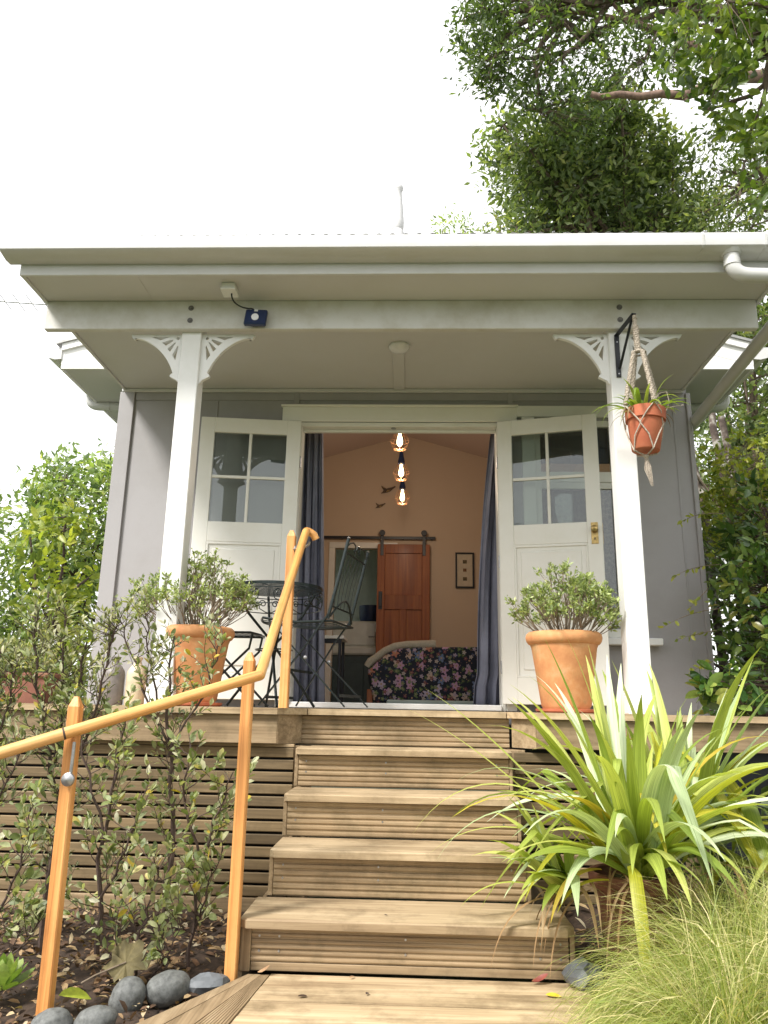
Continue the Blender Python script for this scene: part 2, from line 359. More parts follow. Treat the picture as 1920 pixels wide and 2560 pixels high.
    def prism(s, loops, f0, f1):
        """loops: [outer, hole...] of 2-D points; f0/f1 map (u,v) to the two faces"""
        tri = geometry.tessellate_polygon([[Vector((a, b, 0)) for a, b in lp] for lp in loops]); flat = [p for lp in loops for p in lp]; n = len(flat)
        vs = [f0(*p) for p in flat]+[f1(*p) for p in flat]
        fs = [tuple(t) for t in tri]+[tuple(i+n for i in t)[::-1] for t in tri]
        o = 0
        for lp in loops:
            k = len(lp)
            for i in range(k): j = (i+1) % k; fs.append((o+i, o+j, o+j+n, o+i+n))
            o += k
        return s.add(vs, fs)
    def profx(s, prof, x0, x1):
        """closed (y,z) profile extruded along x"""
        return s.prism([prof], lambda a, b: (x0, a, b), lambda a, b: (x1, a, b))
    def build(s, name, mat, parent=None, origin=None, smooth=False, fix=True, **props):
        if origin is None:
            if parent is not None and len(s.v) < 1: origin = WORLD[parent.name]
            else:
                a = np.array(s.v); origin = ((a[:, 0].min()+a[:, 0].max())/2, (a[:, 1].min()+a[:, 1].max())/2, a[:, 2].min())
        ox, oy, oz = origin
        me = bpy.data.meshes.new(name); me.from_pydata([(x-ox, y-oy, z-oz) for x, y, z in s.v], [], s.f)
        if fix and len(s.v) < 60000:
            bm = bmesh.new(); bm.from_mesh(me); bmesh.ops.recalc_face_normals(bm, faces=bm.faces); bm.to_mesh(me); bm.free()
        if smooth:
            me.polygons.foreach_set('use_smooth', [True]*len(me.polygons))
            try: me.set_sharp_from_angle(angle=R(40))
            except Exception: pass
        if mat: me.materials.append(mat)
        me.update()
        o = bpy.data.objects.new(name, me); attach(o, parent, origin)
        return setp(o, **props)
def part(name, mat, parent, *boxes, b=.003, **kw):
    m = MB()
    for q in boxes: m.box(*q, b)
    return m.build(name, mat, parent, **kw)
def dup(o, parent, origin, **props):
    c = o.copy(); c.parent = None; attach(c, parent, origin); return setp(c, **props)
def copy_tree(o, loc=None, rotz=0, parent=None, label=None):
    c = o.copy(); COL.objects.link(c)
    if parent is not None: c.parent = parent
    else:
        c.location = loc; c.rotation_euler = (0, 0, rotz)
    if label: c['label'] = label
    for ch in o.children: copy_tree(ch, parent=c)
    return c
def rnd(a, b): return random.uniform(a, b)

# vectorised leaves: template along u (length), v (width), h (normal)
T2 = (np.array([(0, 0, 0), (.5, -.5, .06), (.5, .5, .06), (1, 0, 0)], float), [(0, 1, 3), (0, 3, 2)])
T8 = (np.array([(0, 0, 0), (.3, -.42, .07), (.3, .42, .07), (.68, -.4, .05), (.68, .4, .05), (1, 0, -.10), (.3, 0, 0), (.68, 0, -.01)], float),
      [(0, 1, 6), (0, 6, 2), (1, 3, 7), (1, 7, 6), (6, 7, 4), (6, 4, 2), (3, 5, 7), (7, 5, 4)])
def nrm(a): return a/np.maximum(np.linalg.norm(a, axis=1, keepdims=True), 1e-9)
def leaf_mesh(name, C, D, Nn, L, W, var, mat, parent, tmpl=T2, kind=None):
    C = np.asarray(C, float); n = len(C); D = nrm(np.asarray(D, float)); S = nrm(np.cross(D, Nn)); U = np.cross(S, D)
    tv, tf = tmpl; k = len(tv); L = np.broadcast_to(L, (n,)).reshape(n, 1, 1); W = np.broadcast_to(W, (n,)).reshape(n, 1, 1)
    V = C[:, None, :] + D[:, None, :]*tv[None, :, 0:1]*L + S[:, None, :]*tv[None, :, 1:2]*W + U[:, None, :]*tv[None, :, 2:3]*L
    V = V.reshape(-1, 3); tf = np.array(tf); F = (tf[None]+(np.arange(n)*k)[:, None, None]).reshape(-1)
    org = WORLD[parent.name] if parent is not None else Vector((0, 0, 0))
    V = V-np.array(org)
    me = bpy.data.meshes.new(name); me.vertices.add(len(V)); me.vertices.foreach_set('co', V.astype(np.float32).reshape(-1))
    nf = len(F)//3; me.loops.add(len(F)); me.loops.foreach_set('vertex_index', F.astype(np.int32)); me.polygons.add(nf)
    me.polygons.foreach_set('loop_start', np.arange(0, 3*nf, 3, dtype=np.int32)); me.polygons.foreach_set('loop_total', np.full(nf, 3, np.int32))
    at = me.attributes.new('var', 'FLOAT', 'POINT'); at.data.foreach_set('value', np.repeat(np.asarray(var, np.float32), k))
    me.update(calc_edges=True); me.materials.append(mat)
    o = bpy.data.objects.new(name, me); attach(o, parent, org)
    if kind: o['kind'] = kind
    return o
def rvec(n): return nrm(np.random.normal(size=(n, 3)))
def clusters(P, dirs, nper, spread, L, flat=.5, jit=.9):
    """leaves in loose rosettes at the points P: returns C, D, N, L"""
    n = len(P); C = np.repeat(P, nper, 0)+np.random.normal(size=(n*nper, 3))*spread
    D = nrm(np.repeat(dirs, nper, 0)*.6+rvec(n*nper)*jit)
    Nn = nrm(np.array([[0, 0, 1.]])*flat+rvec(n*nper)*.7)
    Ls = L*np.random.uniform(.45, 1.35, n*nper)
    return C, D, Nn, Ls
def leaf_objects(name, parent, meshes, C, D, Nn, S):
    org = WORLD[parent.name]
    for i in range(len(C)):
        d = Vector(D[i]).normalized(); s = d.cross(Vector(Nn[i]))
        if s.length < 1e-3: s = d.orthogonal()
        s.normalize(); u = s.cross(d); c = Vector(C[i])-org; k = float(S[i])
        o = bpy.data.objects.new(name, meshes[i % len(meshes)]); o.parent = parent
        o.matrix_local = Matrix(((d.x*k, s.x*k, u.x*k, c.x), (d.y*k, s.y*k, u.y*k, c.y), (d.z*k, s.z*k, u.z*k, c.z), (0, 0, 0, 1)))
        COL.objects.link(o)
def leaf_proto(name, L, W, mat, curl=.1, smooth=True):
    me = bpy.data.meshes.new(name); rows = [(0, .05), (.15, .6), (.38, .95), (.62, 1.0), (.84, .66), (1, .0)]; vs = []; fs = []
    for i, (t, wd) in enumerate(rows):
        z = -curl*L*t*t
        vs += [(t*L, -wd*W/2, z+.10*W*wd), (t*L, 0, z), (t*L, wd*W/2, z+.10*W*wd)]
        if i: a = (i-1)*3; b_ = i*3; fs += [(a, b_, b_+1, a+1), (a+1, b_+1, b_+2, a+2)]
    me.from_pydata(vs, [], fs); me.materials.append(mat); me.polygons.foreach_set('use_smooth', [smooth]*len(fs)); me.update(); return me
def blob(P, r, n): return np.array(P)+rvec(n)*(np.random.uniform(.35, 1, (n, 1))**.5)*np.array(r)
# ================================================================ SETTING
def structure(o): o['kind'] = 'structure'; return o
g = MB(); g.add([(-300, -300, -.10), (300, -300, -.10), (300, 300, -.10), (-300, 300, -.10)], [(0, 1, 2, 3)])
M['grassland'] = plain('rough_grassland', (.06, .08, .03), .95, 0, .4, 3)
structure(g.build('ground', M['grassland'], None, (0, 0, -.10)))
def bed(name, x0, x1, y0, y1, hf, nx, ny):
    vs = [(x0+(x1-x0)*i/nx, y0+(y1-y0)*j/ny, 0) for j in range(ny+1) for i in range(nx+1)]
    vs = [(x, y, hf(x, y)+rnd(-.008, .008)) for x, y, _ in vs]
    fs = [(j*(nx+1)+i, j*(nx+1)+i+1, (j+1)*(nx+1)+i+1, (j+1)*(nx+1)+i) for j in range(ny) for i in range(nx)]
    m = MB(); m.add(vs, fs); return structure(m.build(name, M['soil'], None, (0, 0, -.05), smooth=True))
def hL(x, y): return -.045+.02*math.sin(x*7)*math.cos(y*5)+.012*math.sin(x*23+y*17)
def hRt(x, y): return -.03+.10*max(0, x-.75)+.02*math.sin(x*9+y*6)+.03*max(0, y-3)
bed('garden_bed', -4.5, -.42, 1.2, 4.3, hL, 110, 80)
bed('garden_bed', .56, 4.5, 1.2, 4.4, hRt, 90, 70)

# ---------------- boardwalk landing
bw = thing('boardwalk', 'weathered timber boardwalk landing at the foot of the steps', 'boardwalk', (0, 2.6, 0))
def board_poly(pts, z1, t=.03, mat=M['tread'], name='plank'):
    m = MB(); m.prism([pts], lambda a, b: (a, b, z1-t), lambda a, b: (a, b, z1)); return m.build(name, mat, bw)
def xin(y): return -.518+(-.555+.518)*(y-3.085)/(2.672-3.085)      # inner edge of the diagonal strip
def xout(y): return -.633+(-.841+.633)*(y-3.049)/(2.647-3.049)
yb = 3.140
while yb > 1.3:
    y0 = yb-.132; m = MB()
    z = rnd(-.0015, .0015)
    m.prism([[(-.59+(3.11-yb)*.35+.02, yb), (.63, yb), (.63, y0), (-.59+(3.11-y0)*.35+.02, y0)]] if False else [[(xin(yb), yb), (.63, yb), (.63, y0), (xin(y0), y0)]], lambda a, b: (a, b, -.03), lambda a, b: (a, b, z))
    m.build('plank', M['tread'], bw); yb -= .136
fr = [0, .30, .62, 1.0]
for i in range(3):
    def xe(y, f): return xout(y)+(xin(y)-xout(y))*f
    a, b_ = fr[i]+.006, fr[i+1]-.012
    ys = [3.12, 1.3]
    if i < 2: board_poly([(xe(3.12, a)+0, 3.12), (xe(3.12, b_), 3.12), (xe(1.3, b_), 1.3), (xe(1.3, a), 1.3)], .003, mat=M['deck_y'])
    else:
        nn = 9      # grooved board: thin ribs standing on a recessed web
        m = MB()
        for k in range(nn):
            fa = a+(b_-a)*k/nn; fb = a+(b_-a)*(k+.74)/nn
            m.prism([[(xe(3.12, fa), 3.12), (xe(3.12, fb), 3.12), (xe(1.3, fb), 1.3), (xe(1.3, fa), 1.3)]], lambda p, q: (p, q, -.004), lambda p, q: (p, q, .003))
        m.prism([[(xe(3.12, a), 3.12), (xe(3.12, b_), 3.12), (xe(1.3, b_), 1.3), (xe(1.3, a), 1.3)]], lambda p, q: (p, q, -.028), lambda p, q: (p, q, -.0035))
        m.build('grooved_plank', M['deck_y'], bw)

# ---------------- steps
ZD = .95; RS = .19
st = thing('wooden_steps', 'wooden steps with grooved risers climbing from the boardwalk to the deck', 'steps', (-.05, 3.7, 0))
yr = [3.15, 3.46, 3.74, 4.02, 4.262]                       # riser faces
yt = [3.105, 3.418, 3.70, 3.98, 4.225]                     # tread noses
xl = [-.640, -.592, -.588, -.585, -.575]; xr_ = [.605, .495, .498, .500, .490]
def reeded(x0, x1, y, z0, z1, name='riser', parent=st, nr=None):
    """grooved decking set on edge: rounded ribs proud of a web"""
    h = z1-z0; nr = nr or 6; p = [(y+.022, z0), (y+.022, z1)]; q = []
    e = .0065; g_ = .004
    for k in range(nr):
        a = z0+h*k/nr; b = z0+h*(k+1)/nr
        q += [(y+e, a+.0002), (y+e, a+g_*.6), (y+.001, a+g_+.001), (y, a+g_+.004), (y, b-g_-.004), (y+.001, b-g_-.001), (y+e, b-g_*.6), (y+e, b-.0002)]
    m = MB(); m.profx([p[0]]+q+[p[1]], x0, x1); return m.build(name, M['deck_x'], parent)
for k in range(5):
    z0 = RS*k; z1 = RS*(k+1)-.032 if k < 5 else 0
    if k == 4: z1 = ZD-.03
    pad = .016 if k < 4 else -.03
    if k == 0: reeded(xl[k]+.045, xr_[k]-.02, yr[k], z0+.036, z1-.002); part('riser', M['deck_x'], st, (xl[k]+.045, xr_[k]-.02, yr[k]+.004, yr[k]+.024, z0+.004, z0+.034)); 
    else: reeded(xl[k]+pad, xr_[k]-pad, yr[k], z0+.003, z1-.002)
    if k == 0:
        part('corner_post', M['deck_z'], st, (xl[k]+.004, xl[k]+.043, yr[k]-.004, yr[k]+.06, .002, z1-.002))
    if k < 4:
        yb2 = yr[k+1]-.003
        tr_ = MB()
        c = .022 if k else .030     # clipped front corners
        x0, x1 = xl[k], xr_[k]
        pts = [(x0, yt[k]+c), (x0+c, yt[k]), (x1-c, yt[k]), (x1, yt[k]+c), (x1, yb2+ (.0)), (x0, yb2)]
        for (za, zb, ins) in ((RS*(k+1)-.032, RS*(k+1)-.005, 0),):
            tr_.prism([pts], lambda a, b: (a, b, RS*(k+1)-.032), lambda a, b: (a, b, RS*(k+1)-.006))
        # eased top edge
        cx_, cy_ = (x0+x1)/2, (yt[k]+yb2)/2
        base = len(tr_.v); n_ = len(pts)
        ring0 = [(a, b, RS*(k+1)-.006) for a, b in pts]; ring1 = [(a-(.006 if a > cx_ else -.006), b-(.006 if b > cy_ else -.006), RS*(k+1)) for a, b in pts]
        tr_.add(ring0+ring1, [(i, (i+1) % n_, n_+(i+1) % n_, n_+i) for i in range(n_)]+[tuple(range(n_, 2*n_))])
        tr_.build('tread', M['tread'], st)
        for sx, s_ in ((xl[k]+pad-.001, 1), (xr_[k]-pad+.001, -1)):       # cheek boards closing each step's side
            a_, b_ = sorted((sx-s_*.020, sx-s_*.001))
            part('side_board', M['deck_y'], st, (a_, b_, yr[k]+.004, 4.16, z0+.002 if k else -.05, z1-.002))
# screws in the risers
m = MB()
for k in range(4):
    for fx in (.05, .42, .93) if k else (.06, .12, .50, .90, .96):
        for fz in (.33, .72):
            x = xl[k]+(xr_[k]-xl[k])*fx; z = RS*k+.03+(.13)*fz
            m.tube([(x, yr[k]-.0012, z), (x, yr[k]+.004, z)], .0042, 8)
m.build('screw_head', M['steel'], st, kind='stuff')

# ---------------- deck
dk = thing('deck', 'raised timber deck under the porch with angled corners either side of the steps', 'deck', (-.1, 4.9, 0))
# edge boards (top nosing) around the opening, chamfered corners
OL, OR = -.575, .490
def nose(p, q, w, name='edge_board', z1=ZD, t=.032, mat=M['tread']):
    m = MB(); m.prism([p], lambda a, b: (a, b, z1-t), lambda a, b: (a, b, z1)); return m.build(name, mat, dk)
YF = 4.070
nose([(-3.3, YF), (-.70, YF), (-.565, YF+.155), (-.565, 4.30), (-.66, 4.30), (-.78, YF+.09+.05), (-3.3, YF+.14)], 0, 0)
nose([(.505, YF+.155), (.62, YF), (2.9, YF), (2.9, YF+.14), (.70, YF+.14), (.60, 4.30), (.505, 4.30)], 0, 0)
nose([(-.560, 4.222), (.500, 4.222), (.500, 4.36), (-.560, 4.36)], 0, 0)
for i in range(9):
    y0 = 4.366+i*.136-(0 if i else 0)
    if y0+.13 > 5.50: break
    m = MB(); m.box(-2.6, 2.5, y0, y0+.131, ZD-.032, ZD-.001, .003); m.build('deck_board', M['tread'], dk)
for (x0, x1) in ((-3.3, -.79), (.71, 2.9)):
    m = MB(); m.box(x0, x1, 4.215, 4.362, ZD-.032, ZD-.001, .003); m.build('deck_board', M['tread'], dk)
part('fascia_board', M['deck_x'], dk, (-3.3, -.700, YF+.028, YF+.062, .770, ZD-.033))
part('fascia_board', M['deck_x'], dk, (.640, 2.9, YF+.028, YF+.062, .770, ZD-.033))
def slab(p, q, name):
    p, q = Vector(p), Vector(q); d = (q-p).normalized(); n = Vector((-d.y, d.x, 0)); t = .03
    m = MB(); P = [p, q, q+n*t, p+n*t]
    m.prism([[(a.x, a.y) for a in P]], lambda a, b: (a, b, .770), lambda a, b: (a, b, ZD-.033)); m.build(name, M['deck_x'], dk)
slab((-.697, YF+.030, 0), (-.592, YF+.165, 0), 'corner_board')
slab((.530, YF+.165, 0), (.637, YF+.030, 0), 'corner_board')
part('base_rail', M['deck_x'], dk, (-3.3, -.615, 4.150, 4.178, .752, .768), b=.002)
# slat skirt: each slat its own object
m = MB(); m.box(-3.3, -.615, 4.150, 4.168, .700, .749, .004); s0 = m.build('slat', M['slat'], dk, (-1.95, 4.16, .700))
for i in range(1, 12): dup(s0, dk, (-1.95+rnd(-.002, .002), 4.16+rnd(-.0015, .0015), .700-i*.0605))
m = MB(); m.box(.53, .98, 4.150, 4.168, .700, .749, .004); s1 = m.build('slat', M['slat'], dk, (.755, 4.16, .700))
for i in range(1, 12): dup(s1, dk, (.755, 4.16, .700-i*.0605))
part('base_board', M['deck_x'], dk, (-3.3, -.64, 4.146, 4.170, -.20, .028)); part('base_board', M['deck_x'], dk, (.62, .98, 4.146, 4.170, -.20, .028))
for x in (-3.2, -2.4, -1.6, -.62, .50, 1.4, 2.3): part('bearer_post', M['deck_z'], dk, (x, x+.09, 4.172, 4.26, -.2, .76))
part('void_shade_sheet', M['black'], dk, (-3.3, -.63, 4.30, 4.31, -.2, .9), (.60, 2.9, 4.30, 4.31, -.2, .9), b=0)  # black sheets stand in for the shade of the void under the deck

# ================================================================ HOUSE
hs = thing('cottage', 'grey board-and-batten garden cottage with white porch, open french doors', 'cottage', (-.105, 7.5, 0))
YW = 5.51; XL, XR = -2.29, 2.08; ZC = 3.363
DL, DR, DZ0, DZ1 = -.860, .624, .985, 3.052
WX0, WX1, WZ0, WZ1 = .90, 1.53, 1.55, 3.11
# front wall pieces round the door and the window
part('front_wall', M['grey'], hs,
     (XL, DL-.03, YW, YW+.11, .5, 3.60), (DL-.03, DR+.03, YW, YW+.11, DZ1+.03, 3.60), (DL-.03, DR+.03, YW, YW+.11, .5, .94),
     (DR+.03, WX0, YW, YW+.11, .5, 3.60), (WX0, WX1, YW, YW+.11, .5, WZ0), (WX0, WX1, YW, YW+.11, WZ1, 3.60), (WX1, XR, YW, YW+.11, .5, 3.60), b=0)
m = MB(); m.prism([[(XL, 3.60), (XR, 3.60), (-.105, 4.27)]], lambda a, b: (a, YW, b), lambda a, b: (a, YW+.11, b)); m.build('gable_wall', M['grey'], hs)
part('side_wall', M['grey'], hs, (XL, XL+.11, YW+.112, 9.55, .5, 3.60), (XL, XL+.11, 10.68, 11.0, .5, 3.60), (XL, XL+.11, 9.55, 10.68, .5, 1.4), (XL, XL+.11, 9.55, 10.68, 3.35, 3.60), b=0); part('side_wall', M['grey'], hs, (XR-.11, XR, YW+.112, 11.0, .5, 3.60), b=0)  # unseen opening added in the left wall to let daylight into the bathroom
part('rear_wall', M['grey'], hs, (XL, XR, 11.002, 11.1, .5, 3.60), b=0)
part('corner_board', M['grey'], hs, (XL-.022, XL+.095, YW-.022, YW-.001, .6, ZC-.03)); part('corner_board', M['grey'], hs, (XL-.022, XL-.001, YW, YW+.10, .6, ZC-.03))
part('corner_board', M['grey'], hs, (XR-.012, XR+.022, YW-.022, YW-.001, .6, ZC-.03))
for x in (-1.545, -.935, .715, 1.965):
    w_ = .040 if abs(x) < 1 else .012
    part('batten', M['grey'], hs, (x, x+w_, YW-.014 if w_ > .02 else YW-.005, YW-.001, (3.13 if -.95 < x < .75 else 1.0), ZC-.03), b=.002)
part('frieze_board', M['grey'], hs, (XL+.1, XR-.02, YW-.010, YW-.001, 3.27, ZC-.032), b=.002)
part('ceiling_moulding', M['ceil'], hs, (XL-.01, XR-.03, YW-.028, YW-.001, ZC-.030, ZC-.001), b=.006)
# door frame
part('door_frame', M['cream'], hs, (DL-.028, DL-.001, YW-.012, YW+.14, .95, DZ1), (DR+.001, DR+.028, YW-.012, YW+.14, .95, DZ1), (DL-.028, DR+.028, YW-.012, YW+.14, DZ1+.001, DZ1+.035))
part('door_stop', M['cream'], hs, (DL+.001, DR-.001, YW+.05, YW+.08, DZ1-.022, DZ1-.001), b=.002)
part('architrave', M['cream'], hs, (-1.018, .780, YW-.034, YW-.013, DZ1+.037, 3.205), (-1.03, .792, YW-.050, YW-.013, 3.206, 3.222))
part('architrave', M['cream'], hs, (-.965, DL-.03, YW-.030, YW-.001, .953, DZ1+.0355)); part('architrave', M['cream'], hs, (DR+.03, .728, YW-.030, YW-.001, .953, DZ1+.0355))
part('threshold', M['white'], hs, (DL+.002, DR-.002, YW-.055, YW+.12, .951, .993), b=.006)
m = MB(); m.lathe([(.02, 0), (.02, .003)], (-.16, YW+.02, DZ1-.004), 16); m.build('bolt_plate', M['steel'], hs)

# doors ------------------------------------------------------
def french_door(hinge, ang, mirror, label, knob):
    """leaf built along +u from the hinge; ang is the world angle of the leaf"""
    W_, H_, T_ = (.750 if mirror else .724), 2.072, .038; z0 = 1.000
    ca, sa = math.cos(ang), math.sin(ang)
    fl = -1 if mirror else 1
    mt = Matrix(((ca, -sa*fl, 0, hinge[0]), (sa, ca*fl, 0, hinge[1]), (0, 0, 1, z0), (0, 0, 0, 1)))
    def bx(*bs, b=.003):
        m = MB()
        for q in bs: m.box(*q, b, mt)
        return m
    s = .105; t0, t1 = -T_/2, T_/2
    gz0, gz1 = 1.262, 1.955            # glazed opening, measured from the foot
    pz0, pz1 = .180, 1.112
    d = bx((0, s, t0, t1, 0, H_), (W_-s, W_, t0, t1, 0, H_), (s, W_-s, t0, t1, gz1, H_), (s, W_-s, t0, t1, pz1, gz0), (s, W_-s, t0, t1, 0, pz0))
    do = d.build('french_door', M['cream'], hs, (hinge[0], hinge[1], z0), label=label)
    bx((s+.002, W_-s-.002, -.008, .008, pz0+.002, pz1-.002), (s+.045, W_-s-.045, -.015, .015, pz0+.05, pz1-.05), b=.005).build('panel', M['cream'], do)
    for q in ((s, W_-s, t0+.001, -.010, pz1-.018, pz1-.0005), (s, W_-s, t0+.001, -.010, pz0+.0005, pz0+.016), (s+.0005, s+.014, t0+.001, -.010, pz0+.016, pz1-.018), (W_-s-.014, W_-s-.0005, t0+.001, -.010, pz0+.016, pz1-.018)):
        bx(q, b=.004).build('moulding', M['cream'], do)
    mx_, mz_ = W_/2, (gz0+gz1)/2
    bx((s, W_-s, -.012, .012, mz_-.011, mz_+.011), (mx_-.011, mx_+.011, -.0125, .0125, gz0, gz1)).build('glazing_bar', M['cream'], do)
    for (a, b_) in ((s, mx_-.011), (mx_+.011, W_-s)):
        for (c, e) in ((gz0, mz_-.011), (mz_+.011, gz1)):
            bx((a+.001, b_-.001, -.002, .002, c+.001, e-.001), b=0).build('pane', M['glass'], do)
    for zz in (.25, 1.0, 1.75):
        m = MB(); m.tube([mt @ Vector((-.006, t0*.0, zz-.045)), mt @ Vector((-.006, 0, zz+.045))], .006, 8); m.build('hinge', M['steel'], do)
    if knob:
        sgn = 1
        bx((W_-.078, W_-.030, t0*1-.004 if sgn > 0 else t1, t0 if sgn > 0 else t1+.004, 1.10, 1.255), b=.002).build('lock_plate', M['brass'], do)
        c = mt @ Vector((W_-.054, (t0-.03) if sgn > 0 else (t1+.03), 1.205)); ax = (mt.to_3x3() @ Vector((0, -sgn, 0)))
        q = ax.to_track_quat('Z', 'Y').to_matrix()
        m = MB(); m.lathe([(.010, -.032), (.009, -.012), (.020, -.008), (.025, .002), (.021, .012), (.008, .017), (0, .018)], c, 18, q); m.build('door_knob', M['brass'], do, smooth=True)
        bx((W_+.0005, W_+.003, -.012, .012, 1.10, 1.25), b=0).build('latch_plate', M['brass'], do)
        m = MB(); m.tube([mt @ Vector((W_-.054, (t0-.005), 1.130)), mt @ Vector((W_-.054, t0-.0055, 1.145))], .004, 8); m.build('keyhole', M['black'], do)
    return do
# left leaf swings out and back towards the wall on the left; right leaf likewise on the right
french_door((DL-.004, YW-.056), math.pi+R(6.8), True, 'left french door leaf folded back behind the table', False)
french_door((DR+.004, YW-.056), -R(14.0), False, 'right french door leaf with brass knob, behind the terracotta pot', True)

# window ------------------------------------------------------
wf = part('window', M['cream'], hs, (WX0-.085, WX0+.012, YW-.028, YW-.001, WZ0-.02, WZ1+.02), (WX1-.012, WX1+.060, YW-.028, YW-.001, WZ0-.02, WZ1+.02), (WX0-.12, WX1+.09, YW-.034, YW-.001, WZ1+.021, WZ1+.11), (WX0-.085, WX1+.06, YW-.028, YW-.001, WZ0-.08, WZ0-.021), (WX0+.012, WX1-.012, YW-.010, YW+.03, 2.62, 2.70))
part('window_sash', M['cream'], wf, (WX0+.012, WX0+.055, YW-.004, YW+.03, WZ0, WZ1), (WX1-.055, WX1-.012, YW-.004, YW+.03, WZ0, WZ1), (WX0+.055, WX1-.055, YW-.003, YW+.03, WZ0, WZ0+.06), (WX0+.055, WX1-.055, YW-.003, YW+.03, WZ1-.05, WZ1), (WX0+.055, WX1-.055, YW-.003, YW+.03, 2.57, 2.619))
part('pane', M['glass'], wf, (WX0+.055, WX1-.055, YW+.012, YW+.016, WZ0+.06, 2.57), b=0); part('pane', M['glass'], wf, (WX0+.055, WX1-.055, YW+.012, YW+.016, 2.70, WZ1-.05), b=0)
part('window_sill', M['white'], wf, (WX0-.14, WX1+.215, YW-.085, YW-.001, 1.415, 1.465), b=.006)
part('window_blind', plain('dark_patterned_blind', (.13, .085, .075), .9, 0, .8, 45), wf, (WX0+.02, WX1-.02, YW+.07, YW+.08, WZ0+.0, 2.66), b=0)
part('window_blind', M['bluepl'], wf, (WX0+.02, WX1-.02, YW+.065, YW+.075, 2.79, WZ1+.02), b=0)

# porch -------------------------------------------------------
PL, PR = -2.27, 2.04; YB = 4.163
part('porch_ceiling', M['ceil'], hs, (PL, PR, 3.868, YW-.001, ZC, ZC+.012), b=0)
part('ceiling_cover_strip', M['ceil'], hs, (-.160, -.075, 4.80, YW-.03, ZC-.012, ZC-.0005), b=.002)
part('ceiling_joint', M['ceil'], hs, (-1.62, -1.612, 3.87, YB-.002, ZC-.003, ZC-.0005), b=0)
part('fascia', M['eave'], hs, (PL-.02, PR+.02, 3.844, 3.866, ZC-.018, 3.498))
part('side_fascia', M['eave'], hs, (PL-.022, PL-.001, 3.868, YW+.2, ZC-.014, 3.56)); part('side_fascia', M['eave'], hs, (PR+.001, PR+.022, 3.868, YW+.2, ZC-.014, 3.56))
part('beam', M['white_old'], hs, (PL-.005, PR-.01, YB, YB+.044, 3.172, ZC-.001), b=.004)
for (xb, yy) in ((-1.372, 0), (1.222, 0)):
    for z in (3.311, 3.228):
        m = MB(); m.lathe([(0, .0), (.017, .0), (.017, .004), (.010, .005), (.010, .014), (0, .015)], (xb, YB, z), 6 if False else 14, Matrix.Rotation(math.pi/2, 3, 'X')); m.build('bolt', M['boltgrey'], hs, smooth=False)
def bracket(x, s, parent):
    """fretwork bracket; corner at (x, ZT), s = direction away from the post"""
    ZT = 3.171; Wd, Hd = .325, .305
    c = []
    n_ = 18; A = (-.92, -.075); B = (-.14, -.84); C1 = (-.60, -.10); C2 = (-.28, -.42)
    for i in range(n_+1):
        t = i/n_; q = [(1-t)**3*A[k]+3*(1-t)**2*t*C1[k]+3*(1-t)*t*t*C2[k]+t**3*B[k] for k in (0, 1)]; c.append(tuple(q))
    top = [(0, 0), (-1.0, 0), (-.985, -.045), (-.955, -.09), (-.93, -.10), (-.915, -.075)]
    low = [(-.185, -.88), (-.19, -.915), (-.12, -.955), (-.06, -.99), (0, -1.07)]
    outer = top+c+low
    hole0 = [(-.095+.032*math.cos(a), -.085+.036*math.sin(a)) for a in [2*math.pi*k/12 for k in range(12)]]
    h1 = [(-.26, -.052), (-.60, -.052), (-.43, -.125)]
    h2 = [(-.175, -.135), (-.43, -.215), (-.345, -.295)]
    h2 = [(-.185, -.105), (-.180, -.145), (-.315, -.245), (-.395, -.175)]
    h3 = [(-.125, -.165), (-.158, -.180), (-.285, -.315), (-.225, -.375)]
    h4 = [(-.075, -.25), (-.095, -.255), (-.178, -.45), (-.110, -.57)]
    f = lambda y: (lambda a, b: (x-s*a*Wd, y, ZT+b*Hd))
    m = MB(); m.prism([outer, hole0, h1, h2, h3, h4], f(4.235), f(4.262)); return m.build('fretwork_bracket', M['white'], parent)
for cx_ in (-1.370, 1.220):
    p = MB(); p.box(cx_-.060, cx_+.060, 4.208, 4.328, 1.075, ZC-.001, .004)
    po = p.build('porch_post', M['white'], hs)
    bracket(cx_-.0602, -1, po); bracket(cx_+.0602, 1, po)
    part('post_plinth', M['white'], po, (cx_-.078, cx_+.078, 4.192, 4.344, ZD, 1.045), (cx_-.072, cx_+.072, 4.196, 4.340, 1.0455, 1.062), (cx_-.066, cx_+.066, 4.202, 4.334, 1.0625, 1.0745), b=.004)
# gutter: quad profile, open top
gp = [(3.846, 3.500), (3.842, 3.500), (3.842, 3.412), (3.790, 3.408), (3.722, 3.422), (3.710, 3.432), (3.704, 3.492), (3.709, 3.506), (3.722, 3.508), (3.722, 3.498), (3.712, 3.490), (3.716, 3.436), (3.726, 3.427), (3.790, 3.413), (3.838, 3.417), (3.838, 3.500)]
gp = [(3.8425, 3.502), (3.8425, 3.412), (3.790, 3.408), (3.722, 3.422), (3.710, 3.432), (3.704, 3.492), (3.709, 3.506), (3.722, 3.508), (3.724, 3.502), (3.714, 3.490), (3.718, 3.438), (3.728, 3.427), (3.790, 3.413), (3.838, 3.417), (3.838, 3.502)]
gt = MB(); gt.profx(gp, -2.345, 2.10); go = gt.build('gutter', M['gutter'], hs, smooth=True)
for x in (-2.346, 2.101):
    m = MB(); m.prism([[(3.8425, 3.502), (3.8425, 3.412), (3.790, 3.408), (3.722, 3.422), (3.710, 3.432), (3.704, 3.502)]], lambda a, b: (x, a, b), lambda a, b: (x-.003, a, b)); m.build('stop_end', M['gutter'], go)
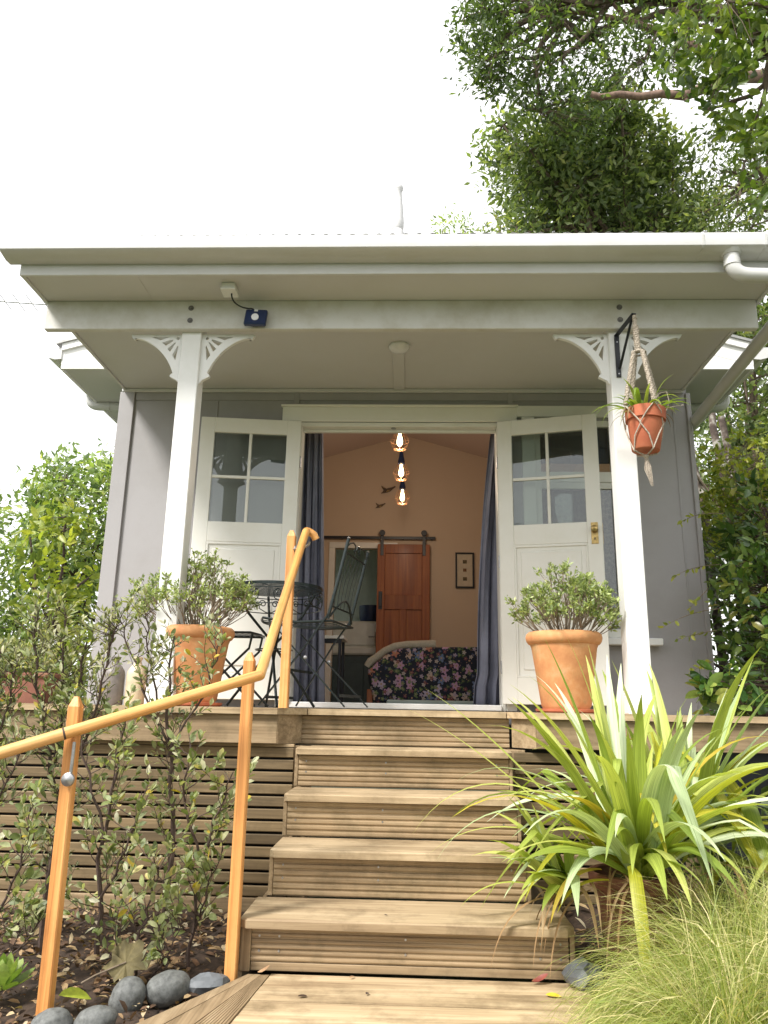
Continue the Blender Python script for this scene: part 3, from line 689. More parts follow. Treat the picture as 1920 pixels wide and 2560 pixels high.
for xx in (1.565, 1.90):
    gq = [(y-.003 if y < 3.80 else y, z-.003 if z < 3.45 else z) for y, z in gp[:8]]
    m = MB(); m.profx([(3.8424, 3.502), (3.8424, 3.409), (3.790, 3.4055), (3.720, 3.419), (3.707, 3.430), (3.701, 3.492), (3.706, 3.509), (3.712, 3.509), (3.7035, 3.492), (3.7095, 3.432), (3.7215, 3.4215), (3.790, 3.4075), (3.8424, 3.4115)], xx-.006, xx+.006); m.build('gutter_joiner', M['gutter'], go)
def arc_path(p, c, q, n=8):
    p, c, q = map(Vector, (p, c, q)); return [(1-t)**2*p+2*(1-t)*t*c+t*t*q for t in [i/n for i in range(n+1)]]
PX = 1.735
path = [(PX, 3.775, 3.425)]+arc_path((PX, 3.775, 3.365), (PX, 3.775, 3.29), (PX+.085, 3.778, 3.285))+[(2.02, 3.79, 3.285)]+arc_path((2.08, 3.79, 3.285), (2.16, 3.80, 3.285), (2.165, 3.87, 3.275))
m = MB(); m.tube([(PX, 3.775, 3.425), (PX, 3.775, 3.405)], [.060, .046], 20); m.build('gutter_outlet', M['gutter'], go, smooth=True)
m = MB(); m.tube(path, .041, 18); m.tube([(PX, 3.775, 3.375), (PX, 3.775, 3.34)], .0445, 18); m.tube([(1.93, 3.789, 3.285), (1.97, 3.789, 3.285)], .0445, 18); dp = m.build('downpipe', M['gutter'], go, smooth=True)
m = MB(); m.tube([(2.165, 3.86, 3.275), (2.130, 5.36, 3.125), (2.126, 6.10, 3.05)], .041, 18); m.tube([(2.1625, 3.97, 3.264), (2.1615, 4.01, 3.260)], .0455, 18); m.build('downpipe', M['gutter'], go, smooth=True)
m = MB(); m.tube([(2.126, 6.13, 3.05), (2.126, 6.13, .0)], .041, 14); m.build('downpipe', M['gutter'], go, smooth=True)
# corrugated porch roof
nx = 520; x0, x1 = PL-.03, PR+.06; vs = []
for j, (y, z) in enumerate(((3.80, 3.571), (YW+.35, 3.70))):
    for i in range(nx+1):
        x = x0+(x1-x0)*i/nx; vs.append((x, y, z-(.006 if j == 0 else 0)*max(0, min(1, (.2-x)/2.4))+.0072*math.sin(2*math.pi*x/.076)))
m = MB(); m.add(vs, [(i, i+1, nx+2+i, nx+1+i) for i in range(nx)]); ro = m.build('porch_roof', M['roof'], hs, smooth=True)
md = ro.modifiers.new('thickness', 'SOLIDIFY'); md.thickness = .0015
# main gable roof, barges, eaves
AX, AZ, EZ = -.105, 4.47, 3.70
EL, ER = -2.79, 2.58
for s, xe in ((-1, EL), (1, ER)):
    n_ = 60; vs = []
    for i in range(n_+1):
        y = 5.40+(11.4-5.40)*i/n_
        vs += [(AX, y, AZ+.03), (xe+s*.05, y, EZ+.02)]
    m = MB(); m.add(vs, [(2*i, 2*i+1, 2*i+3, 2*i+2) for i in range(n_)]); r2 = m.build('main_roof', M['roof'], hs); md = r2.modifiers.new('thickness', 'SOLIDIFY'); md.thickness = .02
    # barge board
    m = MB(); sl = (AZ-EZ)/abs(xe-AX)
    for (dz0, dz1, y0, y1) in ((-.16, -.002, 5.438, 5.458), (-.045, .018, 5.415, 5.4375)):
        m.prism([[(AX, AZ+dz0), (AX, AZ+dz1), (xe, EZ+dz1), (xe, EZ+dz0)]], lambda a, b: (a, y0, b), lambda a, b: (a, y1, b))
    m.build('barge_board', M['white'], hs)
    m = MB(); m.prism([[(xe, EZ-.15), (xe, 3.508), (xe-s*.50, 3.508), (xe-s*.50, EZ-.15+.50*sl)]], lambda a, b: (a, 5.44, b), lambda a, b: (a, 5.46, b)); m.build('boxed_eave', M['white'], hs)
    a_, b_ = sorted((xe, xe-s*.505)); part('eave_soffit', M['ceil'], hs, (a_, b_, 5.461, 11.0, 3.508, 3.518), b=0)
    a_, b_ = sorted((xe, xe-s*.018)); part('eave_fascia', M['white'], hs, (a_, b_, 5.461, 11.0, 3.50, 3.66), b=.003)
    prof = [(0, .0), (0, -.095), (.05, -.10), (.105, -.085), (.125, -.02), (.13, .0), (.122, 0), (.10, -.08), (.05, -.095), (.004, -.09), (.004, 0)]
    m = MB(); m.prism([[(xe+s*(a+.001), 3.68+b) for a, b in prof]], lambda a, b: (a, 5.43, b), lambda a, b: (a, 11.2, b)); m.build('eave_gutter', M['gutter'], hs)
    m = MB(); m.prism([[(xe+s*(a+.001), 3.68+b) for a, b in prof[:6]]], lambda a, b: (a, 5.425, b), lambda a, b: (a, 5.4295, b)); m.build('stop_end', M['gutter'], hs)
    yq = 6.15
    m = MB(); m.tube([(xe+s*.06, yq, 3.60)]+arc_path((xe+s*.06, yq, 3.56), (xe+s*.06, yq, 3.49), (xe-s*.02, yq, 3.485), 8)+[(xe-s*.36, yq, 3.47)]+arc_path((xe-s*.38, yq, 3.468), (xe-s*.45, yq, 3.46), (xe-s*.455, yq, 3.38), 6)+[(xe-s*.455, yq, .1)], .042, 16)
    m.tube([(xe-s*.10, yq, 3.481), (xe-s*.13, yq, 3.480)], .047, 16); m.build('downpipe', M['gutter'], hs, smooth=True)
# finial on the gable apex
m = MB(); m.lathe([(0, 4.35), (.052, 4.352), (.052, 4.70), (.047, 4.712), (.040, 4.725), (.048, 4.74), (.050, 4.80), (.044, 4.90), (.034, 5.02), (.029, 5.085), (.040, 5.105), (.042, 5.125), (.032, 5.15), (0, 5.16)], (-.148, 5.43, 0), 20); m.build('finial', M['ceil'], hs, smooth=True)

# room -------------------------------------------------------
YR = 9.40; BX0, BX1, BZ = -.985, -.20, 2.905
part('room_floor', M['floor'], hs, (XL+.112, XR-.112, YW+.112, 10.99, .90, .955), b=0)
part('room_back_wall', M['inwall'], hs, (XL+.112, BX0, YR, YR+.09, .956, 4.6), (BX1, XR-.112, YR, YR+.09, .956, 4.6), (BX0, BX1, YR, YR+.09, BZ, 4.6), b=0)
part('room_side_wall', M['inwall'], hs, (XL+.112, XL+.13, YW+.112, YR-.001, .956, 4.4), b=0); part('room_side_wall', M['inwall'], hs, (XR-.13, XR-.112, YW+.112, YR-.001, .956, 4.4), b=0)
part('room_front_wall', M['inwall'], hs, (XL+.13, DL-.06, YW+.112, YW+.125, .956, 4.2), (DR+.06, WX0-.03, YW+.112, YW+.125, .956, 4.2), (WX0-.03, XR-.13, YW+.112, YW+.125, WZ1+.05, 4.2), (WX0-.03, XR-.13, YW+.112, YW+.125, .956, WZ0-.05), (DL-.06, DR+.06, YW+.112, YW+.125, DZ1+.04, 4.2), b=0)
m = MB()
for s, xe in ((-1, XL+.1), (1, XR-.1)):
    zl = AZ-.06-(AZ-EZ)/abs(EL-AX)*abs(xe-AX)
    m.add([(AX, YW, AZ-.06), (xe, YW, zl), (xe, YR+.05, zl), (AX, YR+.05, AZ-.06)], [(0, 1, 2, 3)])
m.build('raked_ceiling', M['incei'], hs)
part('skirting_board', M['cream'], hs, (BX1+.06, XR-.13, YR-.015, YR-.001, .956, 1.09))
part('bathroom_architrave', M['cream'], hs, (BX0-.075, BX0, YR-.022, YR-.001, .956, BZ), (BX0-.075, BX1, YR-.022, YR-.001, BZ+.001, BZ+.075))
part('bathroom_wall', M['mirror'], hs, (XL+.112, .6, 10.7, 10.72, .956, 3.4), b=0); part('bathroom_wall', M['inwall'], hs, (BX1+.02, BX1+.04, YR+.09, 10.69, .956, 3.4), b=0);
part('bathroom_ceiling', M['incei'], hs, (XL+.112, BX1+.04, YR+.09, 10.72, 3.401, 3.42), b=0)
# ================================================================ HANDRAIL
hr = thing('handrail', 'orange varnished timber handrail on three square posts beside the steps', 'handrail', (-.66, 3.1, 0))
def post(x, y, z0, z1, w=.046, lean=(0, 0)):
    m = MB(); h = w/2; zt = z1-.035
    lv = [(z0, h), (zt, h), (z1-.012, h-.009), (z1, h-.014)]; vs = []
    for z, q in lv:
        t = (z-z0)/(z1-z0); c = .004 if q == h else .003
        for a, b in ((-q+c, -q), (q-c, -q), (q, -q+c), (q, q-c), (q-c, q), (-q+c, q), (-q, q-c), (-q, -q+c)): vs.append((x+a+lean[0]*t, y+b+lean[1]*t, z))
    fs = [(i*8+k, i*8+(k+1) % 8, (i+1)*8+(k+1) % 8, (i+1)*8+k) for i in range(3) for k in range(8)]+[tuple(range(24, 32)), tuple(range(8))[::-1]]
    m.add(vs, fs); return m.build('post', M['rail_z'], hr)
post(-1.190, 2.775, -.10, .980, .043, (-.022, .02)); post(-.656, 3.105, -.06, 1.168, .043, (0, .0)); post(-.676, 4.115, ZD+.001, 1.908, .047, (0, 0))
def rail(pts, r=.0208, name='rail'):
    if len(pts) == 2:          # straight length: grain runs along the object's own x axis
        p, q = Vector(pts[0]), Vector(pts[1]); L = (q-p).length; m = MB(); m.tube([(L*i/12, 0, 0) for i in range(13)], r, 20); o = m.build(name, M['rail'], hr, (0, 0, 0), smooth=True)
        o.location = p-WORLD[hr.name]; o.rotation_euler = (q-p).to_track_quat('X', 'Z').to_euler(); return o
    m = MB(); m.tube(pts, r, 20); return m.build(name, M['rail'], hr, smooth=True)
bend = Vector((-.595, 3.02, 1.075))
top = Vector((-.585, 4.02, 1.880)); lowp = Vector((-1.215, 2.735, .853)); far = Vector((-1.75, 2.47, .655))
up = (top-bend).normalized(); lo = (lowp-bend).normalized()
m = MB(); m.tube([bend+lo*.012, bend+up*.010], .0211, 20)
rail([bend-up*.004, top]); rail([bend-lo*.004, lowp+lo*0]); rail([lowp+lo*.004, far])
mm = MB(); mm.tube([lowp-lo*.002, lowp+lo*.002+lo*.003], .0210, 20); mm.build('rail_joint', M['darktwig'], hr, smooth=True)
rail(arc_path(top, top+up*.030, top+Vector((.040, .030, -.010)), 6)+[top+Vector((.052, .038, -.034))], name='rail_end')
m = MB(); m.lathe([(0, -.0212), (.011, -.0185), (.0180, -.011), (.0212, 0), (.0180, .011), (.011, .0185), (0, .0212)], bend, 20); m.build('rail_elbow', M['rail'], hr, smooth=True)
for (p, q, pl) in (((-.664, 4.10, 1.80), (-.555, 3.975, 1.815), (-.652, 4.10, 1.80)), ((-1.190, 2.758, .70), (-1.185, 2.755, .825), None)):
    m = MB(); m.tube(arc_path(p, (q[0], q[1]-.0, p[2]-.02), q), .006, 8)
    if pl: m.lathe([(0, 0), (.022, 0), (.022, .003), (0, .004)], pl, 16, Matrix.Rotation(math.pi/2, 3, 'Y'))
    else:
        m.lathe([(.0, 0), (.024, .0), (.022, .006), (.010, .012), (0, .013)], (-1.190, 2.749, .70), 18, Matrix.Rotation(math.pi/2, 3, 'X'))
    m.build('rail_bracket', M['steel'], hr, smooth=True)

# ================================================================ BISTRO TABLE
TX, TY, TZ = -.87, 4.82, 1.685
bt = thing('bistro_table', 'round black wrought iron bistro table with slatted top and scrolled apron', 'table', (TX, TY, ZD))
def circ(cx, cy, z, r, n=40, a0=0, a1=2*math.pi): return [(cx+r*math.cos(a0+(a1-a0)*i/n), cy+r*math.sin(a0+(a1-a0)*i/n), z) for i in range(n if a1-a0 > 6.2 else n+1)]
m = MB()
for z in (TZ, TZ-.028):
    for k in range(48):
        a = 2*math.pi*k/48; b_ = 2*math.pi*(k+1)/48; r = .290
        m.bar((TX+r*math.cos(a), TY+r*math.sin(a), z), (TX+r*math.cos(b_), TY+r*math.sin(b_), z), .005, .020 if z == TZ else .006)
m.build('rim', M['iron'], bt)
ang = R(24)
for i in range(13):
    u = -.264+i*.044; h = math.sqrt(max(.287**2-u*u, 0)); c, s = math.cos(ang), math.sin(ang)
    p = (TX+c*(-h)-s*u, TY+s*(-h)+c*u, TZ-.008); q = (TX+c*h-s*u, TY+s*h+c*u, TZ-.008)
    m = MB(); m.bar(p, q, .022, .003); m.build('slat', M['iron'], bt)
m = MB()
for u in (-.13, .13):
    h = math.sqrt(.287**2-u*u); c, s = math.cos(ang+math.pi/2), math.sin(ang+math.pi/2)
    m.bar((TX+c*(-h)-s*u, TY+s*(-h)+c*u, TZ-.016), (TX+c*h-s*u, TY+s*h+c*u, TZ-.016), .02, .004)
m.build('underframe', M['iron'], bt)
def scroll(c, r0, turns, s, ax, n=22):
    """spiral in the vertical plane whose horizontal axis is ax"""
    out = []
    for i in range(n+1):
        t = i/n; a = t*turns*2*math.pi; r = r0*(1-.8*t); out.append((c[0]+ax[0]*s*r*math.cos(a), c[1]+ax[1]*s*r*math.cos(a), c[2]+r*math.sin(a)))
    return out
for k in range(8):
    a = 2*math.pi*k/8+.35; ax = (-math.sin(a), math.cos(a)); px_, py_ = TX+.284*math.cos(a), TY+.284*math.sin(a)
    m = MB()
    for s in (-1, 1):
        c = (px_+ax[0]*.042*s, py_+ax[1]*.042*s, TZ-.062)
        sp = scroll(c, .026, 1.25, s, ax); m.tube(sp, .0035, 6)
        m.tube([sp[0], (px_+ax[0]*.062*s, py_+ax[1]*.062*s, TZ-.095), (px_+ax[0]*.02*s, py_+ax[1]*.02*s, TZ-.118), (px_, py_, TZ-.122)], .0035, 6)
    m.build('scroll', M['iron'], bt, smooth=True)
m = MB(); m.tube(circ(TX, TY, TZ-.125, .284, 40), .0035, 6, closed=True); m.build('apron_ring', M['iron'], bt, smooth=True)
for k in range(2):
    for s in (-1, 1):
        a = R(20)+k*math.pi/2; ca, sa = math.cos(a), math.sin(a)
        p = Vector((TX+ca*.25*s, TY+sa*.25*s, TZ-.02)); q = Vector((TX-ca*.27*s, TY-sa*.27*s, ZD+.008)); off = Vector((-sa, ca, 0))*(.012*s)
        mid = p.lerp(q, .35)+Vector((0, 0, 0))
        m = MB(); m.tube([p+off, p.lerp(q, .2)+off+Vector((ca*.03*s, sa*.03*s, 0)), p.lerp(q, .45)+off, q+off], .0085, 8); m.build('leg', M['iron'], bt, smooth=True)
m = MB(); m.tube(circ(TX, TY, 1.30, .115, 24), .005, 6, closed=True); m.build('leg_ring', M['iron'], bt, smooth=True)

# ================================================================ FOLDING CHAIR
fc = thing('folding_chair', 'dark green iron folding chair with tall slatted back, turned to the table', 'chair', (-.60, 4.66, ZD))
NY, FY, SH = 4.45, 4.87, .092
def cp(x, f, z): return (x+SH*f, NY+(FY-NY)*f, z)
I_ = M['iron']
for f in (0, 1):
    m = MB(); m.tube([cp(-.388, f, 1.935), cp(-.392, f, 1.92), cp(-.440, f, 1.70), cp(-.497, f, 1.46)], .0105, 10); m.build('back_upright', M['iron'], fc, smooth=True)
    m = MB(); m.bar(cp(-.485, f, 1.50), cp(-.605, f, 1.325), .008, .027, (0, 1, 0)); m.bar(cp(-.600, f, 1.33), cp(-.875+(.06*f), f, ZD+.012), .008, .027, (0, 1, 0)); m.build('rear_leg', M['iron'], fc)
    m = MB(); m.bar(cp(-.800, f*.96+.02, 1.405), cp(-.385+(.02*f), f*.96+.02, ZD+.012), .008, .027, (0, 1, 0)); m.build('front_leg', M['iron'], fc)
    m = MB(); m.tube([cp(-.605, f, 1.262), cp(-.605, f, 1.262+.001)], .001, 4)
    m = MB(); m.lathe([(0, -.012), (.010, -.010), (.010, .010), (0, .012)], cp(-.618, f, 1.235), 10, Matrix.Rotation(math.pi/2, 3, 'X')); m.build('pivot_bolt', M['steel'], fc)
    m = MB(); m.lathe([(0, -.006), (.012, .0), (0, .014)], cp(-.388, f, 1.94), 10); m.build('cap', M['steel'], fc, smooth=True)
for (x, z, wd) in ((-.72, 1.165, .016), (-.835, ZD+.06, .016), (-.415, ZD+.075, .016)):
    m = MB(); m.bar(cp(x, .0, z), cp(x, 1, z), .006, wd, (0, 0, 1)); m.build('stretcher', M['iron'], fc)
# back: five rods in a bowed panel, rails, arch and crest scroll
def bk(t, f, d=0.0):      # t: 0 at seat joint .. 1 at top
    x = -.497+(-.388+.497)*t+d; return (x+SH*f, NY+(FY-NY)*f, 1.46+(1.935-1.46)*t)
for i in range(6):
    f = .12+.152*i
    pts = [bk(t, f, -.016*math.sin(math.pi*(t-.16)/.68)) for t in (.16, .33, .5, .67, .84)]
    m = MB()
    for a, b_ in zip(pts, pts[1:]): m.bar(a, b_, .013, .003, (1, 0, 0))
    m.build('back_slat', M['iron'], fc)
for t in (.16, .84):
    m = MB(); m.tube([bk(t, 0), bk(t, .5), bk(t, 1)], .0055, 8); m.build('back_rail', M['iron'], fc, smooth=True)
m = MB(); m.tube([bk(.03+.24*math.sin(math.pi*i/12), i/12, .01) for i in range(13)], .0065, 8); m.build('back_arch', M['iron'], fc, smooth=True)
m = MB()
for s in (0, 1):
    g_ = lambda f: f if s == 0 else 1-f
    m.tube([bk(.90, g_(.0)), bk(.97, g_(.12)), bk(1.0, g_(.24)), bk(.985, g_(.36)), bk(.93, g_(.42)), bk(.90, g_(.39)), bk(.915, g_(.35)), bk(.93, g_(.37))], .0045, 8)
m.tube([bk(.86, .5), bk(.93, .44), bk(.99, .47), bk(1.0, .53), bk(.96, .57), bk(.92, .54)], .0045, 8)
m.build('crest_scroll', M['iron'], fc, smooth=True)
def seatpt(u, f):   # u 0 back .. 1 front
    z = 1.450+.012*u-.018*math.sin(math.pi*u)+.0*f-.014*math.sin(math.pi*f)
    x = -.475-(.46-.06*abs(2*f-1)**2.2)*u
    return (x+SH*f, NY+.012+(FY-NY-.024)*f, z)
for i in range(9):
    f = .05+.1125*i; m = MB(); pts = [seatpt(u, f) for u in (0, .2, .4, .6, .8, 1)]
    for a, b_ in zip(pts, pts[1:]): m.bar(a, b_, .026, .003)
    m.build('seat_slat', M['iron'], fc)
m = MB(); m.tube([seatpt(0, 0), seatpt(.5, -.01), seatpt(.92, 0.0)]+[seatpt(1.01, q/8) for q in range(9)]+[seatpt(.92, 1), seatpt(.5, 1.01), seatpt(0, 1)], .0075, 8, closed=True); m.build('seat_frame', M['iron'], fc, smooth=True)

# slatted stool under the table
sx_, sy_, sz_ = -1.13, 4.78, 1.395
sl_ = thing('garden_stool', 'low slatted black iron stool tucked under the bistro table', 'stool', (sx_, sy_, ZD))
for i in range(8):
    m = MB(); u = -.135+i*.0385; h = .17-.35*u*u*4*.5; m.bar((sx_+u-.04, sy_-h, sz_), (sx_+u+.04, sy_+h, sz_), .024, .003); m.build('seat_slat', M['iron'], sl_)
m = MB(); m.tube([(sx_-.17, sy_-.16, sz_-.006), (sx_+.15, sy_-.17, sz_-.006), (sx_+.18, sy_, sz_-.006), (sx_+.17, sy_+.17, sz_-.006), (sx_-.14, sy_+.17, sz_-.006)], .007, 8, closed=True); m.build('seat_frame', M['iron'], sl_, smooth=True)
for a, b_ in (((.16, -.155), (-.20, -.14)), ((-.15, -.145), (.20, -.16)), ((.16, .155), (-.20, .16)), ((-.13, .155), (.22, .16))):
    m = MB(); m.tube([(sx_+a[0], sy_+a[1], sz_-.01), (sx_+a[0]*.9, sy_+a[1], sz_-.10), (sx_+b_[0], sy_+b_[1], ZD+.006)], .0075, 8); m.build('leg', M['iron'], sl_, smooth=True)

# ================================================================ POTS AND POTTED SHRUBS
def big_pot(x, y, label, mat, s=1.06, saucer=True):
    t = thing('terracotta_pot', label, 'plant pot', (x, y, ZD), 'pots on the deck')
    m = MB(); m.lathe([(0, .022), (.118*s, .022), (.128*s, .04), (.170*s, .33*s), (.176*s, .345*s), (.174*s, .352*s), (.163*s, .345*s), (.155*s, .30*s), (.0, .30*s)], (x, y, ZD), 48); m.build('pot_body', mat, t, smooth=True)
    m = MB(); m.lathe([(.171*s, .345*s), (.186*s, .352*s), (.196*s, .366*s), (.200*s, .385*s), (.196*s, .402*s), (.184*s, .413*s), (.172*s, .414*s), (.166*s, .405*s), (.164*s, .345*s)], (x, y, ZD), 48); m.build('rim', mat, t, smooth=True)
    m = MB(); m.lathe([(0, .300*s), (.10, .325*s), (.160*s, .332*s)], (x, y, ZD), 24); m.build('potting_soil', M['soil'], t)
    if saucer:
        m = MB(); m.lathe([(0, .0), (.155, .0), (.166, .008), (.168, .020), (.160, .021), (.155, .012), (0, .012)], (x, y, ZD+.001), 40); m.build('saucer', M['terra2'], t, smooth=True)
    return t
P1 = (.850, 4.37); P2 = (-1.235, 4.37)
big_pot(*P1, 'orange terracotta pot with mossy stains and red saucer, at the right of the doorway', M['terra'])
big_pot(*P2, 'orange terracotta pot half hidden by the leafy shrub, at the left of the table', M['terra'])
def hebe(x, y, z, rx, rz, n0, label, seed, squash=(1, 1), dens=9, twig=M['twig']):
    random.seed(seed); np.random.seed(seed)
    t = thing('potted_shrub', label, 'shrub', (x, y, z), 'dome shrubs in terracotta pots'); m = MB(); tips = []; dirs = []
    def grow(p, d, L, r, depth):
        p = Vector(p); n = 3; pts = [p]
        for i in range(n):
            d = (d+Vector((rnd(-.16, .16), rnd(-.16, .16), rnd(-.04, .12)))).normalized(); p = p+d*(L/n); pts.append(p)
        m.tube(pts, [r*(1-.12*i) for i in range(n+1)], 4, cap=False)
        if depth == 0: tips.append(pts[-1]); dirs.append(d); return
        for k in range(3 if rnd(0, 1) < .45 else 2):
            grow(p, (d+Vector((rnd(-.42, .42), rnd(-.42, .42), rnd(-.10, .30)))).normalized(), L*rnd(.55, .85), r*.66, depth-1)
    for i in range(n0):
        a = rnd(0, 2*math.pi); q = math.sqrt(rnd(0, 1)); el = math.pi/2-q*R(63)
        d = Vector((math.cos(a)*math.cos(el), math.sin(a)*math.cos(el), math.sin(el)))
        R_ = 1/math.sqrt((math.cos(el)/rx)**2+(math.sin(el)/rz)**2)
        grow((x+math.cos(a)*.05*q, y+math.sin(a)*.05*q, z-.03), d, R_*.44*rnd(.85, 1.1), .0046, 2)
    m.build('stems', twig, t, (x, y, z), fix=False, kind='stuff')
    P = np.array([tuple(p) for p in tips]); D = np.array([tuple(p) for p in dirs])
    C, Dd, Nn, L = clusters(P, D, dens, .009, .027, .3, .75)
    # leaves ride a little way down the last twig
    C -= np.repeat(D, dens, 0)*np.random.uniform(0, .028, (len(C), 1))
    leaf_mesh('foliage', C, Dd, Nn, L, L*.42, np.random.uniform(0, 1, len(C)), M['leaf_hebe'], t, T2, 'stuff')
    return t
hebe(P1[0]+.01, P1[1], ZD+.39, .305, .46, 54, 'domed green shrub with bare twiggy base, in the right terracotta pot', 3, dens=15)
hebe(P2[0]-.01, P2[1], ZD+.39, .36, .50, 64, 'domed shrub with pale twigs, in the left terracotta pot', 5, dens=13)

# ================================================================ BOTTLES, TROUGH
def bottle(x, y, r, h, mat, label):
    t = thing('stoneware_bottle', label, 'bottle', (x, y, ZD), 'stoneware bottles on the deck edge')
    m = MB(); m.lathe([(0, 0), (r*.96, .0), (r, .008), (r, h*.62), (r*.93, h*.70), (r*.66, h*.79), (r*.42, h*.85), (r*.36, h*.88)], (x, y, ZD), 32); m.build('body', mat, t, smooth=True)
    m = MB(); m.lathe([(r*.34, h*.875), (r*.36, h*.93), (r*.46, h*.94), (r*.46, h*.99), (r*.36, h), (r*.24, h), (r*.2, h*.9)], (x, y, ZD), 24); m.build('neck', mat, t, smooth=True)
bottle(-1.705, 4.40, .060, .27, M['stonewareg'], 'dark brown-grey stoneware bottle on the deck edge')
bottle(-1.575, 4.40, .056, .27, M['stonewarec'], 'cream stoneware bottle on the deck edge')
pk = thing('ceramic_cube_pot', 'pale pink square ceramic pot between the cream bottle and the shrub pot', 'plant pot', (-1.42, 4.33, ZD))
part('pot_body', M['pinkpot'], pk, (-1.475, -1.365, 4.28, 4.39, ZD+.001, ZD+.095), b=.008); part('rim', M['pinkpot'], pk, (-1.480, -1.360, 4.275, 4.395, ZD+.0955, ZD+.112), b=.004)
tg = thing('planter_trough', 'brown terracotta planter trough at the far left of the deck edge', 'planter', (-2.30, 4.45, ZD))
m = MB(); m.prism([[(-2.55, ZD), (-2.10, ZD), (-2.08, ZD+.145), (-2.57, ZD+.145)]], lambda a, b: (a, 4.36, b), lambda a, b: (a, 4.53, b)); m.build('body', M['terra3'], tg)
part('rim', M['terra3'], tg, (-2.59, -2.06, 4.345, 4.545, ZD+.1455, ZD+.170), b=.006)
part('potting_soil', M['soil'], tg, (-2.56, -2.09, 4.37, 4.52, ZD+.1705, ZD+.178))
tp = thing('trough_plant', 'grassy olive plant growing in the brown planter trough', 'plant', (-2.30, 4.45, ZD+.17))
C = np.column_stack([np.random.uniform(-2.54, -2.1, 700), np.random.uniform(4.37, 4.52, 700), ZD+.17+np.random.uniform(0, .16, 700)]); D = rvec(700); D[:, 2] = np.abs(D[:, 2])+.4
leaf_mesh('foliage', C, D, rvec(700), .05, .013, np.random.uniform(0, 1, 700), M['leaf_shrub_far'], tp, T2, 'stuff')

# ================================================================ FLOODLIGHT, OYSTER LIGHT
fl = thing('floodlight', 'small navy blue floodlight on the porch beam', 'floodlight', (-.955, 4.12, 3.22))
mt = Matrix.Translation((-.958, 4.118, 3.218)) @ Matrix.Rotation(R(-14), 4, 'X') @ Matrix.Rotation(R(2), 4, 'Y')
m = MB(); m.box(-.066, .066, -.018, .014, -.058, .058, .010, mt); m.build('housing', M['bluepl'], fl)
m = MB(); m.lathe([(0, 0), (.019, 0), (.022, .003), (.022, .008), (0, .008)], mt @ Vector((0, -.019, -.010)), 20, (mt.to_3x3() @ Matrix.Rotation(math.pi/2, 3, 'X')) if False else Matrix.Rotation(math.pi/2, 3, 'X')); m.build('lens', M['lens'], fl, smooth=True)
m = MB(); m.box(-.012, .010, -.0225, -.0185, .036, .050, .002, mt); m.build('sensor', M['lens'], fl)
m = MB(); m.bar((-.958, YB-.002, 3.19), (-.958, YB-.022, 3.19), .05, .01); m.bar((-.958, YB-.022, 3.185), (-.958, YB-.022, 3.24), .05, .004); m.build('mounting_bracket', M['black'], fl)
jb = thing('junction_box', 'white cable junction box on the porch soffit above the floodlight', 'junction box', (-1.09, 3.99, 3.32))
part('box', M['white'], jb, (-1.138, -1.058, 3.955, 4.045, 3.330, ZC-.001), b=.004); part('lid', M['white'], jb, (-1.143, -1.053, 3.950, 4.050, 3.316, 3.329), b=.003)
m = MB(); m.tube(arc_path((-1.085, 4.00, 3.316), (-1.090, 4.02, 3.262), (-1.03, 4.08, 3.268), 8)+arc_path((-1.0, 4.10, 3.272), (-.975, 4.12, 3.29), (-.962, 4.135, 3.262), 6), .0045, 8); m.build('cable', M['black'], jb, smooth=True)
ol = thing('ceiling_light', 'small round white ceiling light under the porch roof', 'ceiling light', (-.108, 4.76, 3.30))
m = MB(); m.lathe([(0, 0), (.060, .0), (.066, .004), (.066, .012), (0, .012)], (-.108, 4.76, ZC-.0135), 32); m.build('base', M['white'], ol, smooth=True)
m = MB(); m.lathe([(0, -.040), (.030, -.037), (.055, -.026), (.070, -.008), (.072, .0), (0, .001)], (-.108, 4.76, ZC-.014), 32); m.build('diffuser', M['lens'], ol, smooth=True)

# ================================================================ HANGING PLANTER
hb = thing('shelf_bracket', 'black iron bracket screwed to the right porch post', 'bracket', (1.215, 4.10, 3.0))
bx_ = 1.205
m = MB(); m.box(bx_-.014, bx_+.014, 4.198, 4.2065, 2.875, 3.150, .002); m.build('wall_plate', M['black'], hb)
m = MB(); m.bar((bx_, 4.197, 3.143), (bx_+.042, 3.975, 3.165), .026, .006); m.build('arm', M['black'], hb)
m = MB(); m.bar((bx_+.038, 4.00, 3.155), (bx_+.006, 4.190, 2.93), .014, .007, (0, 1, 0)); m.build('strut', M['black'], hb)
m = MB()
for z in (2.895, 3.10): m.lathe([(0, -.002), (.005, -.002), (.005, .002)], (bx_, 4.197, z), 8, Matrix.Rotation(math.pi/2, 3, 'X'))
m.build('screw_head', M['steel'], hb, kind='stuff')
HX, HY = 1.262, 3.985
mh = thing('macrame_hanger', 'knotted cotton macrame plant hanger with a frayed tail', 'plant hanger', (HX, HY, 2.2))
def braid(pts, r=.0065, pitch=.026, name='braid', w=.0095):
    P = [Vector(p) for p in pts]; L = sum((b-a).length for a, b in zip(P, P[1:])); n = int(L/pitch*5)
    def at(s):
        for a, b in zip(P, P[1:]):
            l = (b-a).length
            if s <= l+1e-9: return a.lerp(b, s/l), (b-a).normalized()
            s -= l
        return P[-1], (P[-1]-P[-2]).normalized()
    m = MB()
    for k in range(3):
        out = []
        for i in range(n+1):
            c, t = at(L*i/n); u = t.orthogonal().normalized(); v = t.cross(u); a = 2*math.pi*(i/5+k/3)
            out.append(c+(u*math.cos(a)+v*math.sin(a*1.0))*w)
        m.tube(out, r*.85, 5)
    return m.build(name, M['rope'], mh, smooth=True)
ringz = 2.925; hook = (HX-.012, HY-.005, 3.155)
